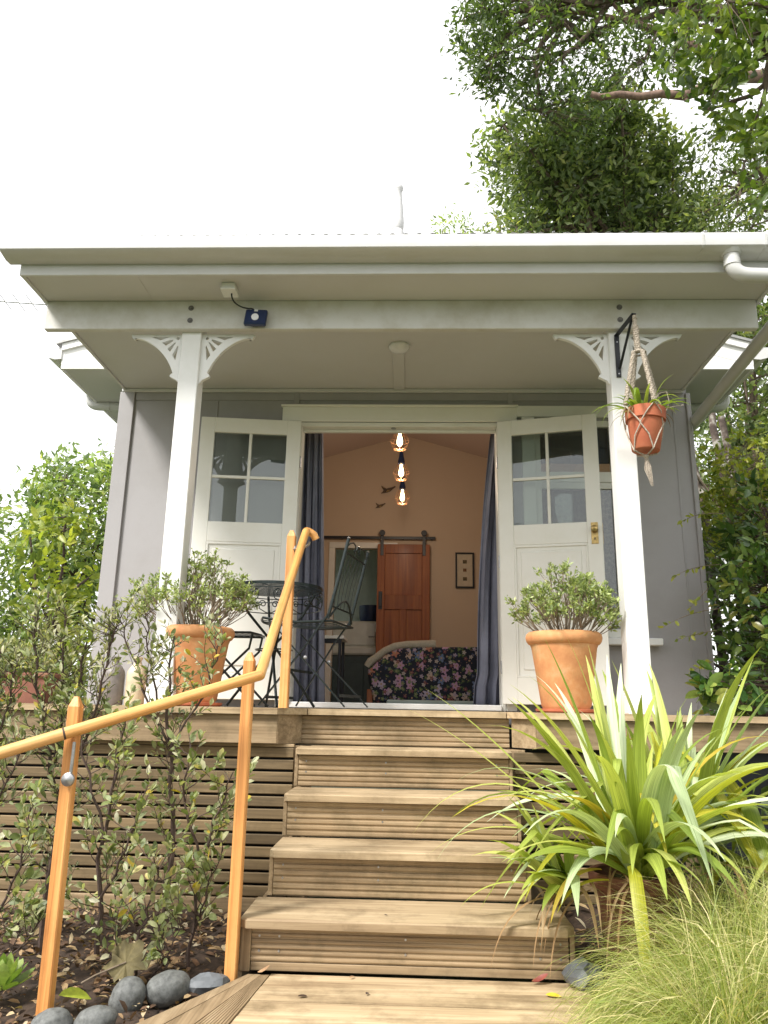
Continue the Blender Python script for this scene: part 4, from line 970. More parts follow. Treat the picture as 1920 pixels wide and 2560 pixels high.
m = MB(); m.tube(circ(hook[0], hook[1], 3.135, .012, 12), .003, 6, closed=True); m.tube([hook, (HX-.012, HY, 3.08)], .012, 8); m.build('hanging_loop', M['rope'], mh, smooth=True)
braid([(HX-.010, HY, 3.09), (HX-.004, HY, ringz+.005)], w=.012, r=.009)
m = MB(); m.tube(circ(HX, HY, ringz, .036, 24), .006, 8, closed=True); m.build('ring', M['rope'], mh, smooth=True)
RIM = 2.575; an = [R(200), R(285), R(20), R(110)]
low_pts = []
for a in an:
    c, s = math.cos(a), math.sin(a)
    braid([(HX+.034*c, HY+.034*s, ringz), (HX+.088*c, HY+.088*s, 2.70), (HX+.112*c, HY+.112*s, RIM+.02)])
    low_pts.append((a, (HX+.114*c, HY+.114*s, RIM+.012)))
m = MB(); bot = 2.335
for i, (a, p) in enumerate(low_pts):
    for s in (-1, 1):
        a2 = a+s*R(44); k = (HX+.100*math.cos(a2), HY+.100*math.sin(a2), 2.475)
        m.tube([p, (HX+.114*math.cos(a+s*R(20)), HY+.114*math.sin(a+s*R(20)), RIM-.035), k], .0038, 6)
        m.tube([k, (HX+.091*math.cos(a2-s*R(25)), HY+.091*math.sin(a2-s*R(25)), 2.41), (HX+.074*math.cos(a2-s*R(44)), HY+.074*math.sin(a2-s*R(44)), bot)], .0038, 6)
for a in an: m.tube([(HX+.074*math.cos(a), HY+.074*math.sin(a), bot), (HX+.03*math.cos(a), HY+.03*math.sin(a), bot-.014), (HX, HY, bot-.022)], .0045, 6)
m.build('net', M['rope'], mh, smooth=True)
m = MB(); m.lathe([(0, 0), (.012, -.002), (.015, -.012), (.010, -.022), (.0, -.024)], (HX, HY, bot-.014), 12); m.build('knot', M['rope'], mh, smooth=True)
m = MB(); random.seed(4)
for i in range(46):
    a = rnd(0, 6.28); r = rnd(0, .012); L = rnd(.09, .165); e = rnd(.0, .016)
    m.tube([(HX+.006*math.cos(a), HY+.006*math.sin(a), bot-.03), (HX+.004+(r+.006)*math.cos(a), HY+(r+.006)*math.sin(a), bot-.03-L*.5), (HX+.018+e*math.cos(a)*.6, HY+e*math.sin(a)*.6, bot-.03-L)], [.0022, .0022, .0008], 4)
m.build('tassel', M['rope'], mh, smooth=True)
tpz = 2.34
hp = thing('terracotta_pot', 'small red terracotta pot hanging in the macrame net', 'plant pot', (HX, HY, tpz))
tilt = Matrix.Rotation(R(3), 3, 'Y')
m = MB(); m.lathe([(0, 0), (.070, 0), (.074, .004), (.096, .172), (.088, .175), (.086, .15), (0, .15)], (HX, HY, tpz), 40, tilt); m.build('pot_body', M['terra2'], hp, smooth=True)
m = MB(); m.lathe([(.096, .170), (.106, .172), (.109, .236), (.104, .239), (.096, .236), (.094, .170)], (HX, HY, tpz), 40, tilt); m.build('rim', M['terra2'], hp, smooth=True)
m = MB(); m.lathe([(0, .215), (.094, .212)], (HX, HY, tpz), 20); m.build('potting_soil', M['soil'], hp)
def blade_obj(name, parent, base, d, L, W, droop, mat, fold=.22, seg=12, kink=None, twist=0.0, tipw=.02, side0=None):
    """long strap leaf: an arching V-folded strip from base along d"""
    p = Vector(base); d = Vector(d).normalized(); hz = Vector((d.x, d.y, 0)); hz = hz.normalized() if hz.length > .05 else Vector((1, 0, 0))
    side = side0 or Vector((-hz.y, hz.x, 0)); side = Matrix.Rotation(twist, 3, d) @ side; vs = []; uv = []
    st_ = L/seg; ks = kink
    for i in range(seg+1):
        t = i/seg; w_ = W*(min(1, .55+t*2.2))*(1-max(0, (t-.35)/.65)**1.8*(1-tipw))
        s = (side-d*side.dot(d)).normalized(); u = s.cross(d)
        f_ = fold*w_*(1-t*.6)
        vs += [p-s*w_/2+u*f_, p, p+s*w_/2+u*f_]; uv += [(0, t*L*3), (.5, t*L*3), (1, t*L*3)]
        if ks is not None and abs(t-ks[0]) < .5/seg: d = (d+Vector((hz.x*.45, hz.y*.45, -ks[1]))).normalized()
        else: d = (d+Vector((0, 0, -droop*(.25+t*1.6)/seg))+hz*droop*.15/seg).normalized()
        p = p+d*st_
    fs = []
    for i in range(seg): a = i*3; b_ = a+3; fs += [(a, a+1, b_+1, b_), (a+1, a+2, b_+2, b_+1)]
    base = Vector(base); me = bpy.data.meshes.new(name); me.from_pydata([tuple(v-base) for v in vs], [], fs)
    ul = me.uv_layers.new(name='UVMap')
    for lp in me.loops: ul.data[lp.index].uv = uv[lp.vertex_index]
    me.polygons.foreach_set('use_smooth', [True]*len(fs)); me.materials.append(mat); me.update()
    o = bpy.data.objects.new(name, me); attach(o, parent, base); return o
sp = thing('spider_plant', 'strappy green plant in the hanging pot with a few dry runners', 'plant', (HX, HY, tpz+.21))
random.seed(21)
for i in range(26):
    a = rnd(0, 6.28); el = rnd(.7, 1.45); L = rnd(.15, .31)
    blade_obj('leaf', sp, (HX+.05*math.cos(a)*rnd(.1, 1), HY+.05*math.sin(a)*rnd(.1, 1), tpz+.215), (math.cos(a)*math.cos(el), math.sin(a)*math.cos(el), math.sin(el)), L, rnd(.014, .024), rnd(1.0, 3.4), M['spider'], .3, 9)
for (a, el, L, dr) in ((R(182), .55, .26, 3.2), (R(-8), .75, .22, 1.2), (R(5), .6, .18, 1.6), (R(195), .35, .14, 3.5)):
    blade_obj('leaf', sp, (HX+.05*math.cos(a), HY+.05*math.sin(a), tpz+.225), (math.cos(a)*math.cos(el), math.sin(a)*math.cos(el)-.1, math.sin(el)), L, .014, dr, M['spider'], .3, 10)
for i in range(16):
    s = -1 if i < 9 else 1; a = R(180 if s < 0 else 0)+rnd(-.8, .8); el = rnd(-.2, .5)
    blade_obj('dry_leaf', sp, (HX+.09*math.cos(a), HY+.09*math.sin(a), tpz+.235), (math.cos(a), math.sin(a), el), rnd(.06, .16), rnd(.003, .008), rnd(2, 6), M['flax_dead'], .3, 6)
m = MB(); m.tube([(HX+.09, HY, tpz+.235), (HX+.15, HY-.02, tpz+.25), (HX+.215, HY-.02, tpz+.262)], .0022, 5); m.tube([(HX+.02, HY-.02, tpz+.22), (HX+.09, HY-.02, tpz+.33), (HX+.13, HY-.02, tpz+.34), (HX+.14, HY-.02, tpz+.28), (HX+.115, HY-.03, tpz+.22)], .002, 5); m.build('runner', M['rope'], sp, smooth=True)

# ================================================================ TV AERIAL
av = thing('tv_aerial', 'television aerial with short cross rods pointing left behind the porch roof', 'aerial', (-4.9, 9, 6.1))
A0, A1 = Vector((-4.55, 9.0, 6.075)), Vector((-6.1, 9.0, 6.20))
m = MB(); m.tube([A0, A1], .011, 8); m.build('boom', M['steel'], av, smooth=True)
for k in range(6):
    c = A0.lerp(A1, .25+.12*k); m = MB(); m.tube([c+Vector((.045, .10, -.07)), c-Vector((.045, .10, -.07))], .005, 6); m.build('cross_rod', M['steel'], av, smooth=True)
m = MB(); m.tube([A0, (-2.6, 9.6, 6.02)], .014, 8); m.tube([(-2.6, 9.6, 6.10), (-2.6, 9.6, 3.9)], .02, 8); m.build('mast', M['steel'], av, smooth=True)
# ================================================================ INSIDE THE ROOM
def curtain(name, label, x0t, x1t, x0b, x1b, y, z0, z1, folds, amp=.035, bow=None):
    t = thing(name, label, 'curtain', ((x0b+x1b)/2, y, z0), 'curtains inside the doorway')
    nx, nz = folds*10, 26; vs = []
    for j in range(nz+1):
        v = j/nz; z = z0+(z1-z0)*v; k = (1-v)
        for i in range(nx+1):
            u = i/nx; xa = x0b+(x0t-x0b)*v; xb = x1b+(x1t-x1b)*v
            if bow: b_ = bow(v); xa += b_[0]; xb += b_[1]
            ph = 2*math.pi*folds*u
            yy = y+amp*(.7+.5*k)*math.sin(ph+.5*math.sin(3*k+u*4))+.012*math.sin(ph*2.3+5*k)
            vs.append((xa+(xb-xa)*u+.012*math.cos(ph)*k, yy, z))
    fs = [(j*(nx+1)+i, j*(nx+1)+i+1, (j+1)*(nx+1)+i+1, (j+1)*(nx+1)+i) for j in range(nz) for i in range(nx)]
    m = MB(); m.add(vs, fs); o = m.build('drape', M['curtain'], t, smooth=True); o.modifiers.new('thickness', 'SOLIDIFY').thickness = .003
    return t
curtain('curtain', 'blue-grey curtain gathered at the left side of the doorway', -1.02, -.735, -1.05, -.655, 5.76, .965, 3.14, 6)
curtain('curtain', 'blue-grey curtain at the right of the doorway, flaring out near the floor', .615, .88, .455, .90, 5.78, .965, 3.14, 5, .035,
        bow=lambda v: ((-.02 if v < .08 else -.030*math.sin(math.pi*min(1, (v-.08)/.92))), 0))
cr_ = thing('curtain_rod', 'dark curtain rod above the doorway inside the room', 'curtain rod', (-.1, 5.75, 3.15))
m = MB(); m.tube([(-1.25, 5.77, 3.16), (1.15, 5.77, 3.16)], .013, 10); m.build('rod', M['black'], cr_, smooth=True)

def pendant(y, zb, label):
    x = -.125-.0*y
    t = thing('pendant_lamp', label, 'pendant lamp', (x, y, zb), 'pendant lamps in a row')
    m = MB(); m.tube([(x, y, zb+.20), (x, y, 4.39)], .0035, 6); m.build('cord', M['black'], t, smooth=True)
    m = MB(); m.lathe([(0, .232), (.010, .225), (.020, .19), (.026, .15), (.034, .115), (.034, .085), (.020, .080), (0, .080)], (x, y, zb), 20); m.build('lamp_socket', M['bluepl'], t, smooth=True)
    m = MB(); m.lathe([(0, -.045), (.015, -.041), (.024, -.025), (.026, -.005), (.022, .020), (.014, .055), (.012, .080)], (x, y, zb), 20); b_ = m.build('bulb', M['bulb'], t, smooth=True)
    m = MB()
    for k in range(8):
        a = 2*math.pi*k/8; c, s = math.cos(a), math.sin(a)
        m.tube([(x+.033*c, y+.033*s, zb+.095), (x+.080*c, y+.080*s, zb-.005), (x+.050*c, y+.050*s, zb-.075), (x+.012*c, y+.012*s, zb-.085)], .0012, 5)
    m.tube(circ(x, y, zb-.005, .080, 16), .0012, 5, closed=True); m.tube(circ(x, y, zb-.075, .050, 16), .0012, 5, closed=True)
    m.build('wire_cage', M['copper'], t, smooth=True)
    ld = bpy.data.lights.new('bulb_light', 'POINT'); ld.energy = 5.5; ld.color = (1, .80, .62); ld.shadow_soft_size = .035
    lo_ = bpy.data.objects.new('bulb_light', ld); lo_.parent = t; lo_.location = (0, 0, -.11); COL.objects.link(lo_)
pendant(6.23, 3.20, 'nearest of the three glowing pendant lamps, hanging highest in view')
pendant(7.13, 3.20, 'middle one of the three glowing pendant lamps')
pendant(8.03, 3.20, 'farthest and lowest-looking of the three glowing pendant lamps')

def bird(x, z, s, label):
    t = thing('bird_ornament', label, 'wall ornament', (x, YR-.02, z), 'bird ornaments on the back wall')
    body = [(-.08, -.055), (-.045, -.050), (-.005, -.042), (.030, -.026), (.055, .0), (.085, .022), (.075, .034), (.045, .018), (.02, .012), (-.02, .002), (-.05, .02), (-.078, .036), (-.07, .012), (-.05, -.015), (-.06, -.035)]
    w1 = [(-.025, -.035), (.005, -.031), (.03, -.012), (-.005, -.012)]
    w2 = [(-.066, .024), (-.05, .008), (-.036, .004), (-.044, .014)]
    m = MB(); m.prism([[(a*s, b*s) for a, b in body], [(a*s, b*s) for a, b in w1], [(a*s, b*s) for a, b in w2]], lambda a, b: (x+a, YR-.022, z+b), lambda a, b: (x+a, YR-.014, z+b)); m.build('body', M['bark'], t)
    for w_ in (w1, w2):
        m = MB(); m.prism([[(a*s, b*s) for a, b in w_]], lambda a, b: (x+a, YR-.016, z+b), lambda a, b: (x+a, YR-.012, z+b)); m.build('wing_inlay', M['brass'], t)
bird(-.330, 3.685, 1.15, 'larger flying bird ornament on the back wall'); bird(-.425, 3.470, .78, 'smaller flying bird ornament, lower on the back wall')

# barn door on its rail
bd = thing('barn_door', 'red-brown panelled wooden barn door hanging on the back wall', 'barn door', (-.11, 9.33, .97))
d0, d1, dz0, dz1 = -.445, .205, .975, 2.945; yf, yk = 9.305, 9.345
s_ = .095
part('stile', M['rimu'], bd, (d0, d0+s_, yf, yk, dz0, dz1)); part('stile', M['rimu'], bd, (d1-s_, d1, yf, yk, dz0, dz1))
for (a, b_) in ((dz1-.115, dz1), (1.98, 2.10), (dz0, dz0+.2), (1.66, 1.73)) : 
    pass
part('rail', M['rimu'], bd, (d0+s_, d1-s_, yf+.001, yk-.001, dz1-.115, dz1), (d0+s_, d1-s_, yf+.001, yk-.001, 2.13, 2.31), (d0+s_, d1-s_, yf+.001, yk-.001, dz0, dz0+.2))
part('muntin', M['rimu'], bd, (-.165, -.08, yf+.001, yk-.001, dz0+.2, 2.13))
part('panel', M['rimu'], bd, (d0+s_+.001, d1-s_-.001, yf+.018, yk-.012, 2.311, 2.829)); part('panel', M['rimu'], bd, (d0+s_+.001, -.166, yf+.018, yk-.012, dz0+.2, 2.129)); part('panel', M['rimu'], bd, (-.079, d1-s_-.001, yf+.018, yk-.012, dz0+.2, 2.129))
part('pull_handle', M['black'], bd, (d0+.028, d0+.062, yf-.035, yf-.022, 2.16, 2.32), (d0+.022, d0+.068, yf-.006, yf-.001, 2.13, 2.35), (d0+.03, d0+.06, yf-.022, yf-.006, 2.17, 2.19), (d0+.03, d0+.06, yf-.022, yf-.006, 2.29, 2.31))
for x in (-.390, .133):
    part('hanger_strap', M['black'], bd, (x-.020, x+.020, yf-.010, yf-.003, 2.80, 3.085), b=.003)
    m = MB(); m.lathe([(0, -.006), (.034, -.006), (.038, 0), (.034, .006), (0, .006)], (x, yf-.020, 3.085), 20, Matrix.Rotation(math.pi/2, 3, 'X')); m.build('roller', M['black'], bd)
rl = thing('barn_door_rail', 'black steel sliding rail across the back wall', 'door rail', (-.4, 9.33, 3.03))
part('track', M['black'], rl, (-1.45, .275, 9.330, 9.338, 3.012, 3.050), b=.002)
m = MB()
for x in (-1.3, -.9, -.13, .235): m.tube([(x, 9.325, 3.03), (x, 9.40, 3.03)], .012, 10)
m.build('standoff', M['black'], rl, smooth=True)

pf = thing('picture_frame', 'narrow black picture frame with three small square prints', 'picture', (.64, 9.38, 2.41))
fx0, fx1, fz0, fz1 = .525, .757, 2.415, 2.862
part('frame', M['black'], pf, (fx0, fx0+.020, YR-.030, YR-.004, fz0, fz1), (fx1-.020, fx1, YR-.030, YR-.004, fz0, fz1), (fx0+.020, fx1-.020, YR-.030, YR-.004, fz0, fz0+.020), (fx0+.020, fx1-.020, YR-.030, YR-.004, fz1-.020, fz1))
part('mount', M['matting'], pf, (fx0+.021, fx1-.021, YR-.016, YR-.006, fz0+.021, fz1-.021), b=0)
for i, z in enumerate((2.745, 2.640, 2.530)): part('print', plain('print_ink', (.13, .10, .055), .8, 0, .7, 60), pf, (.617, .667, YR-.0195, YR-.0165, z-.022, z+.022), b=0) if i != 1 else part('print', plain('print_ink', (.20, .10, .05), .8, 0, .7, 60), pf, (.620, .662, YR-.0195, YR-.0165, z-.020, z+.020), b=0)

# sofa (chaise) with floral cover
so_ = thing('chaise_sofa', 'chaise sofa in dark floral fabric with a curved cream wooden arm', 'sofa', (.15, 7.0, .956))
def rounded(o, r=.02, n=3):
    md = o.modifiers.new('soft', 'BEVEL'); md.width = r; md.segments = n; md.limit_method = 'ANGLE'; md.angle_limit = R(40); return o
op = [(-.335, 1.00), (.74, 1.035), (.74, 1.505), (.21, 1.495), (-.02, 1.49), (-.13, 1.475), (-.23, 1.43), (-.31, 1.36), (-.40, 1.30), (-.385, 1.20)]
m = MB(); m.prism([op], lambda a, b: (a, 6.86, b), lambda a, b: (a, 7.02, b)); o = m.build('upholstered_back', M['floral'], so_, smooth=True); rounded(o, .03)
m = MB(); m.tube([(-.405, 6.90, 1.315), (-.375, 6.90, 1.36), (-.325, 6.90, 1.395), (-.25, 6.90, 1.455), (-.16, 6.90, 1.495), (-.05, 6.90, 1.512), (.08, 6.90, 1.517), (.205, 6.90, 1.520)], [.030, .036, .033, .031, .033, .034, .036, .038], 16); m.build('cream_arm', M['beige'], so_, smooth=True)
rounded(part('seat_base', M['mirror'], so_, (-.22, .74, 6.70, 6.85, .962, 1.032), b=.01), .012); part('leg', M['rimu'], so_, (-.40, -.35, 6.90, 6.95, .956, 1.12), b=.004)
part('seat_cushion', M['floral'], so_, (-.33, .74, 7.03, 7.6, 1.05, 1.33), b=.03)

# bathroom seen through the opening
vn = thing('vanity_unit', 'dark bathroom vanity cabinet with a white basin top', 'vanity', (-.75, 10.0, .956))
part('cabinet', M['teal'], vn, (-1.25, -.22, 9.82, 10.4, .957, 1.60)); part('cabinet_door', M['teal'], vn, (-1.0, -.62, 9.80, 9.819, 1.0, 1.52)); part('cabinet_door', M['teal'], vn, (-.61, -.25, 9.80, 9.819, 1.0, 1.52))
rounded(part('basin', M['porcelain'], vn, (-1.3, -.2, 9.78, 10.5, 1.605, 1.72), (-1.12, -.3, 9.90, 10.68, 1.722, 2.05), b=.02), .01)
m = MB(); m.tube([(-.56, 9.72, 1.835), (-.47, 9.74, 1.835)], .010, 8); m.tube([(-.475, 9.77, 1.76), (-.475, 9.77, 1.90)], .010, 8); m.tube([(-.475, 9.74, 1.835), (-.475, 9.90, 1.835)], .008, 8); m.build('tap', M['steel'], vn, smooth=True)
bb = thing('blue_basket', 'dark blue round basket on the bathroom shelf', 'basket', (-.60, 10.1, 2.06))
m = MB(); m.lathe([(0, 0), (.13, 0), (.155, .06), (.16, .22), (.15, .22), (.14, .06), (0, .02)], (-.56, 10.2, 2.06), 24); m.build('basket_body', M['bluepl'], bb, smooth=True)
cs = thing('side_table', 'small side table with a pale top and black legs just inside the door', 'side table', (-.70, 6.65, .956))
part('table_top', M['cream'], cs, (-.92, -.585, 6.55, 6.95, 1.528, 1.556))
for x in (-.90, -.635):
    for y in (6.57, 6.9): part('leg', M['black'], cs, (x, x+.025, y, y+.025, .957, 1.527))
part('apron', M['black'], cs, (-.90, -.61, 6.565, 6.60, 1.49, 1.5275), b=0)
# ================================================================ TREES AND HEDGES
def curve(p, q, sag, n, wob, r0, r1):
    p, q = Vector(p), Vector(q); L = (q-p).length; pts = []; o = Vector((0, 0, 0))
    for i in range(n+1):
        t = i/n; o = o+Vector((rnd(-1, 1), rnd(-1, 1), rnd(-1, 1)))*wob*L/n; k = math.sin(math.pi*t)
        pts.append(p.lerp(q, t)+Vector((0, 0, sag*L*k))+o*(1-abs(2*t-1)))
    return pts, [r0+(r1-r0)*i/n for i in range(n+1)]
def tree(name, label, cat, base, tr, blobs, ncl, nper, L, W, mat, seed, nl=12, spread=.10, group=None, bark='bark', twig_r=.006, crown_frac=.45, tmpl=T2, trunk_to=None, path=None, wob=.16, gap=.06):
    random.seed(seed); np.random.seed(seed)
    t = thing(name, label, cat, base, group); wt = np.array([b[2] if len(b) > 2 else 1 for b in blobs], float); wt /= wt.sum()
    P = np.concatenate([blob(b[0], b[1], max(1, int(ncl*w_))) for b, w_ in zip(blobs, wt)])
    fq = 1.5/max(.35, min(1.3, float(np.mean([b[1][0] for b in blobs])))); sh = Vector((seed*1.7, seed*.9, seed*.3))
    keepm = np.array([mnoise.noise(Vector(tuple(q))*fq*.8+sh)+.45*mnoise.noise(Vector(tuple(q))*fq*2.6+sh) > -gap for q in P]); P = P[keepm] if keepm.sum() > 30 else P
    cen = P.mean(0); m = MB(); top = Vector(trunk_to) if trunk_to else Vector(tuple(cen))
    pts, rr = curve(base, top, 0, 8, .12, tr, tr*.45)
    if path: pts = [Vector(p) for p in path]; rr = [tr*(1-.6*i/(len(path)-1)) for i in range(len(path))]
    ns = len(pts)-1; m.tube(pts, rr, 9)
    tg_ = P[np.random.choice(len(P), nl, replace=False)]; nodes = []
    for q in tg_:
        f = rnd(crown_frac, .98); k = min(int(f*ns), ns-1); s = pts[k].lerp(pts[k+1], f*ns-k)
        lp, lr = curve(s, Vector(tuple(q)), rnd(-.04, .10), 7, wob, tr*.34, twig_r*1.8); m.tube(lp, lr, 6, cap=False); nodes += lp[2:]
    NA = np.array([tuple(p) for p in nodes]); dirs = np.zeros_like(P)
    for i, q in enumerate(P):
        d = np.linalg.norm(NA-q, axis=1); j = int(d.argmin()); dirs[i] = q-NA[j]
        if i % 2 == 0: m.tube([NA[j], (NA[j]+q)/2+np.random.normal(size=3)*.03*d[j], q], [twig_r, twig_r*.7, twig_r*.4], 4, cap=False)
    m.build('trunk', M[bark], t, base, smooth=True, fix=False)
    dirs = nrm(dirs+1e-4); C, D, Nn, Ls = clusters(P, dirs, nper, spread, L)
    cv = np.repeat(np.random.uniform(-.28, .28, len(P)), nper); var = np.clip(.45+cv+np.random.normal(size=len(C))*.17, 0, 1)
    leaf_mesh('crown', C, D, Nn, Ls, Ls*(W/L), var, M[mat], t, tmpl, 'stuff'); return t

G1 = 'bushy trees beyond the left side of the cottage'
tree('hedge_tree', 'tall light green bushy tree beside the left wall of the cottage', 'tree', (-4.6, 10.2, -.1), .12, [((-4.55, 10.2, 3.3), (.9, .9, 1.15), 2), ((-4.9, 10.2, 1.7), (1.5, 1, 1.4), 2), ((-4.15, 10.3, 4.2), (.35, .4, .65), .4), ((-5.0, 10, 3.7), (.22, .3, .75), .25)], 1500, 13, .12, .048, 'leaf_hedge', 11, 16, .11, G1, 'darktwig')
tree('hedge_tree', 'bushy pale green tree at the left edge of the photo', 'tree', (-6.0, 9.8, -.1), .12, [((-5.9, 9.8, 2.3), (.95, .9, 1.15), 2), ((-5.7, 9.6, 1.0), (1.3, .9, 1.0), 1), ((-5.75, 9.8, 3.3), (.3, .3, .55), .2)], 1100, 13, .12, .048, 'leaf_hedge', 12, 14, .11, G1, 'darktwig')
tree('magnolia_bush', 'yellow-green large-leaved bush close to the left corner of the cottage', 'bush', (-3.75, 7.8, -.1), .05, [((-3.72, 7.8, 2.35), (.42, .4, .62), 1.4), ((-3.55, 7.7, 1.5), (.5, .4, .6), 1)], 150, 10, .125, .055, 'leaf_yel', 13, 12, .085, None, 'darktwig', tmpl=T8)
tree('hedge_bush', 'dark green bush low behind the left end of the deck', 'bush', (-4.5, 8.3, -.1), .06, [((-4.5, 8.3, 1.0), (1.1, .5, .75), 1)], 260, 11, .10, .042, 'leaf_far', 14, 12, .10, None, 'darktwig')
# right side
tree('broadleaf_tree', 'rounded dark green tree behind the right end of the roof', 'tree', (4.6, 12.5, -.1), .18, [((1.95, 12, 10.45), (.75, .9, .55), 1.2), ((2.55, 12, 10.95), (.75, .9, .6), 1.3), ((2.6, 12, 9.9), (.9, 1, .7), 1.6), ((3.35, 12, 11.1), (.85, 1, .75), 1.8), ((4.0, 12, 10.75), (.75, 1, .65), 1.4), ((4.7, 12, 10.0), (.65, .9, .75), 1.2), ((3.5, 12, 10.0), (1.0, 1.1, .8), 1.8), ((3.0, 12, 9.1), (1.5, 1, .7), 2), ((4.5, 12, 9.1), (.9, .9, .6), 1.2), ((1.75, 12, 11.3), (.4, .5, .3), .35)], 2900, 13, .15, .058, 'leaf_far', 21, 26, .15, None, 'bark', .010, trunk_to=(3.5, 12.2, 10.4), gap=.15)
tree('overhanging_tree', 'tall tree with crooked limbs reaching in over the sky from the top right', 'tree', (6.2, 10.5, -.1), .20, [((1.05, 10, 11.55), (.42, .6, .62), 1.3), ((1.5, 10, 12.3), (.6, .8, .6), 1.1), ((2.4, 10, 12.8), (.9, 1, .5), 1.2), ((3.2, 10, 12.4), (.9, 1, .6), 1.2), ((1.65, 10, 11.0), (.60, .7, .45), 1.3), ((1.2, 10, 11.0), (.35, .5, .4), .5), ((2.3, 10, 11.6), (.55, .7, .35), .7), ((2.0, 10, 10.35), (.55, .6, .35), .7), ((2.75, 10, 10.6), (.55, .6, .35), .7), ((3.3, 10, 11.1), (.6, .8, .45), .9), ((2.6, 10, 9.95), (.6, .6, .30), .6), ((4.2, 10, 12.0), (.8, .9, .8), 1.1), ((3.9, 10, 10.8), (.5, .8, .3), .4)], 1300, 12, .125, .045, 'leaf_dark', 22, 30, .15, None, 'bark', .008, .5, gap=.18, path=[(7.2, 10.5, -.1), (7.0, 10.4, 6), (6.6, 10.3, 10), (5.4, 10, 11.5), (4.3, 10, 12.1), (3.4, 10, 12.3), (2.4, 10, 12.0), (1.7, 10, 11.9)], wob=.34)
ov = bpy.data.objects['overhanging_tree']; m = MB()
m.tube([(5.9, 10.2, 10.95), (5.3, 9.9, 10.50), (4.85, 9.7, 10.30), (4.5, 9.6, 10.06), (4.2, 9.5, 9.90), (3.95, 9.5, 9.79), (3.6, 9.5, 9.83), (3.3, 9.5, 9.78), (3.0, 9.5, 9.83), (2.72, 9.5, 9.78), (2.58, 9.5, 9.84)], [.12, .10, .088, .08, .078, .074, .060, .056, .050, .050, .044], 10)
m.tube([(3.95, 9.5, 9.80), (3.96, 9.5, 9.70)], .03, 8); m.tube([(5.0, 9.8, 10.35), (4.2, 9.9, 11.2), (3.4, 10, 11.7), (2.6, 10, 11.9), (1.9, 10, 11.8)], [.08, .065, .05, .04, .02], 8)
m.tube([(3.4, 10, 11.7), (2.9, 10, 12.5), (2.7, 10, 13.2)], [.05, .035, .02], 8); m.build('limb', M['limbbark'], ov, (4, 9.8, 10), smooth=True)
tree('near_leafy_branch', 'bright green large-leaved branches hanging in at the top right corner', 'tree', (4.9, 6.6, -.1), .12, [((3.05, 6.5, 7.75), (.50, .6, .55), 1.6), ((3.5, 6.5, 7.2), (.55, .6, .85), 2), ((3.62, 6.5, 6.3), (.40, .5, .50), 1)], 330, 10, .125, .062, 'leaf_bright', 23, 18, .085, None, 'bark', .006, .55, T8, path=[(5.6, 6.8, -.1), (5.5, 6.7, 5), (4.8, 6.6, 7.4), (4.1, 6.5, 7.9), (3.5, 6.5, 7.7)], wob=.3)
tree('sparse_tree', 'thin-leaved tree showing sky between its twigs at the right edge', 'tree', (6.0, 11.5, -.1), .10, [((5.35, 11, 10.2), (.6, .8, .6), 1.2), ((5.45, 11, 9.2), (.6, .8, .6), 1.3), ((5.0, 11, 8.6), (.8, .8, .45), 1.2)], 560, 9, .11, .038, 'leaf_far', 24, 22, .11, None, 'bark', .006, .6, path=[(7.4, 11.5, -.1), (7.2, 11.5, 8), (6.2, 11, 9.3), (5.3, 11, 9.5)], wob=.4)
tree('distant_tree', 'small olive tree top showing over the middle of the roof', 'tree', (.9, 15.5, -.1), .12, [((.83, 15, 11.35), (.42, .4, .36), 1), ((.80, 15, 10.9), (.52, .5, .3), 1)], 130, 10, .13, .045, 'leaf_hedge', 25, 10, .10)
tree('small_roof_tree', 'small leafy top just above the roof to the left of the rounded tree', 'tree', (1.6, 14.5, -.1), .10, [((1.70, 14, 10.55), (.42, .4, .42), 1)], 70, 10, .13, .045, 'leaf_far', 26, 8, .10)
tree('side_tree', 'leafy tree with pale mottled trunks beside the right wall', 'tree', (3.75, 8.6, -.1), .10, [((4.05, 9, 5.0), (.75, .7, 1.0), 2), ((4.35, 9, 3.7), (.7, .7, .9), 1.4), ((3.55, 9.4, 3.2), (.6, .5, 1.0), 1), ((4.6, 9, 6.2), (.7, .6, .7), 1)], 1000, 11, .105, .048, 'leaf_far', 31, 12, .11, gap=.3)
tree('back_thicket', 'dark thicket filling the gap behind the mottled trunks', 'tree', (5.2, 11.2, -.1), .12, [((4.9, 11.2, 3.2), (1.3, .6, 2.8), 1), ((5.6, 11.4, 6.0), (1.3, .6, 1.7), .8)], 720, 11, .14, .06, 'leaf_dark', 32, 20, .14)
st2 = bpy.data.objects['side_tree']
mb_, tb, bb_ = newmat('mottled_bark'); v = coords(tb); n1 = N(tb, 'ShaderNodeTexNoise', Scale=9.0, Detail=5.0); tb.links.new(v, n1.inputs['Vector'])
r1 = ramp(tb, n1.outputs['Fac'], [(.42, (.075, .055, .045)), (.52, (.14, .11, .09)), (.60, (.36, .34, .30))]); tb.links.new(r1.outputs[0], bb_.inputs['Base Color']); bb_.inputs['Roughness'].default_value = .9; bump(tb, bb_, n1.outputs['Fac'], .8, .01)
random.seed(9)
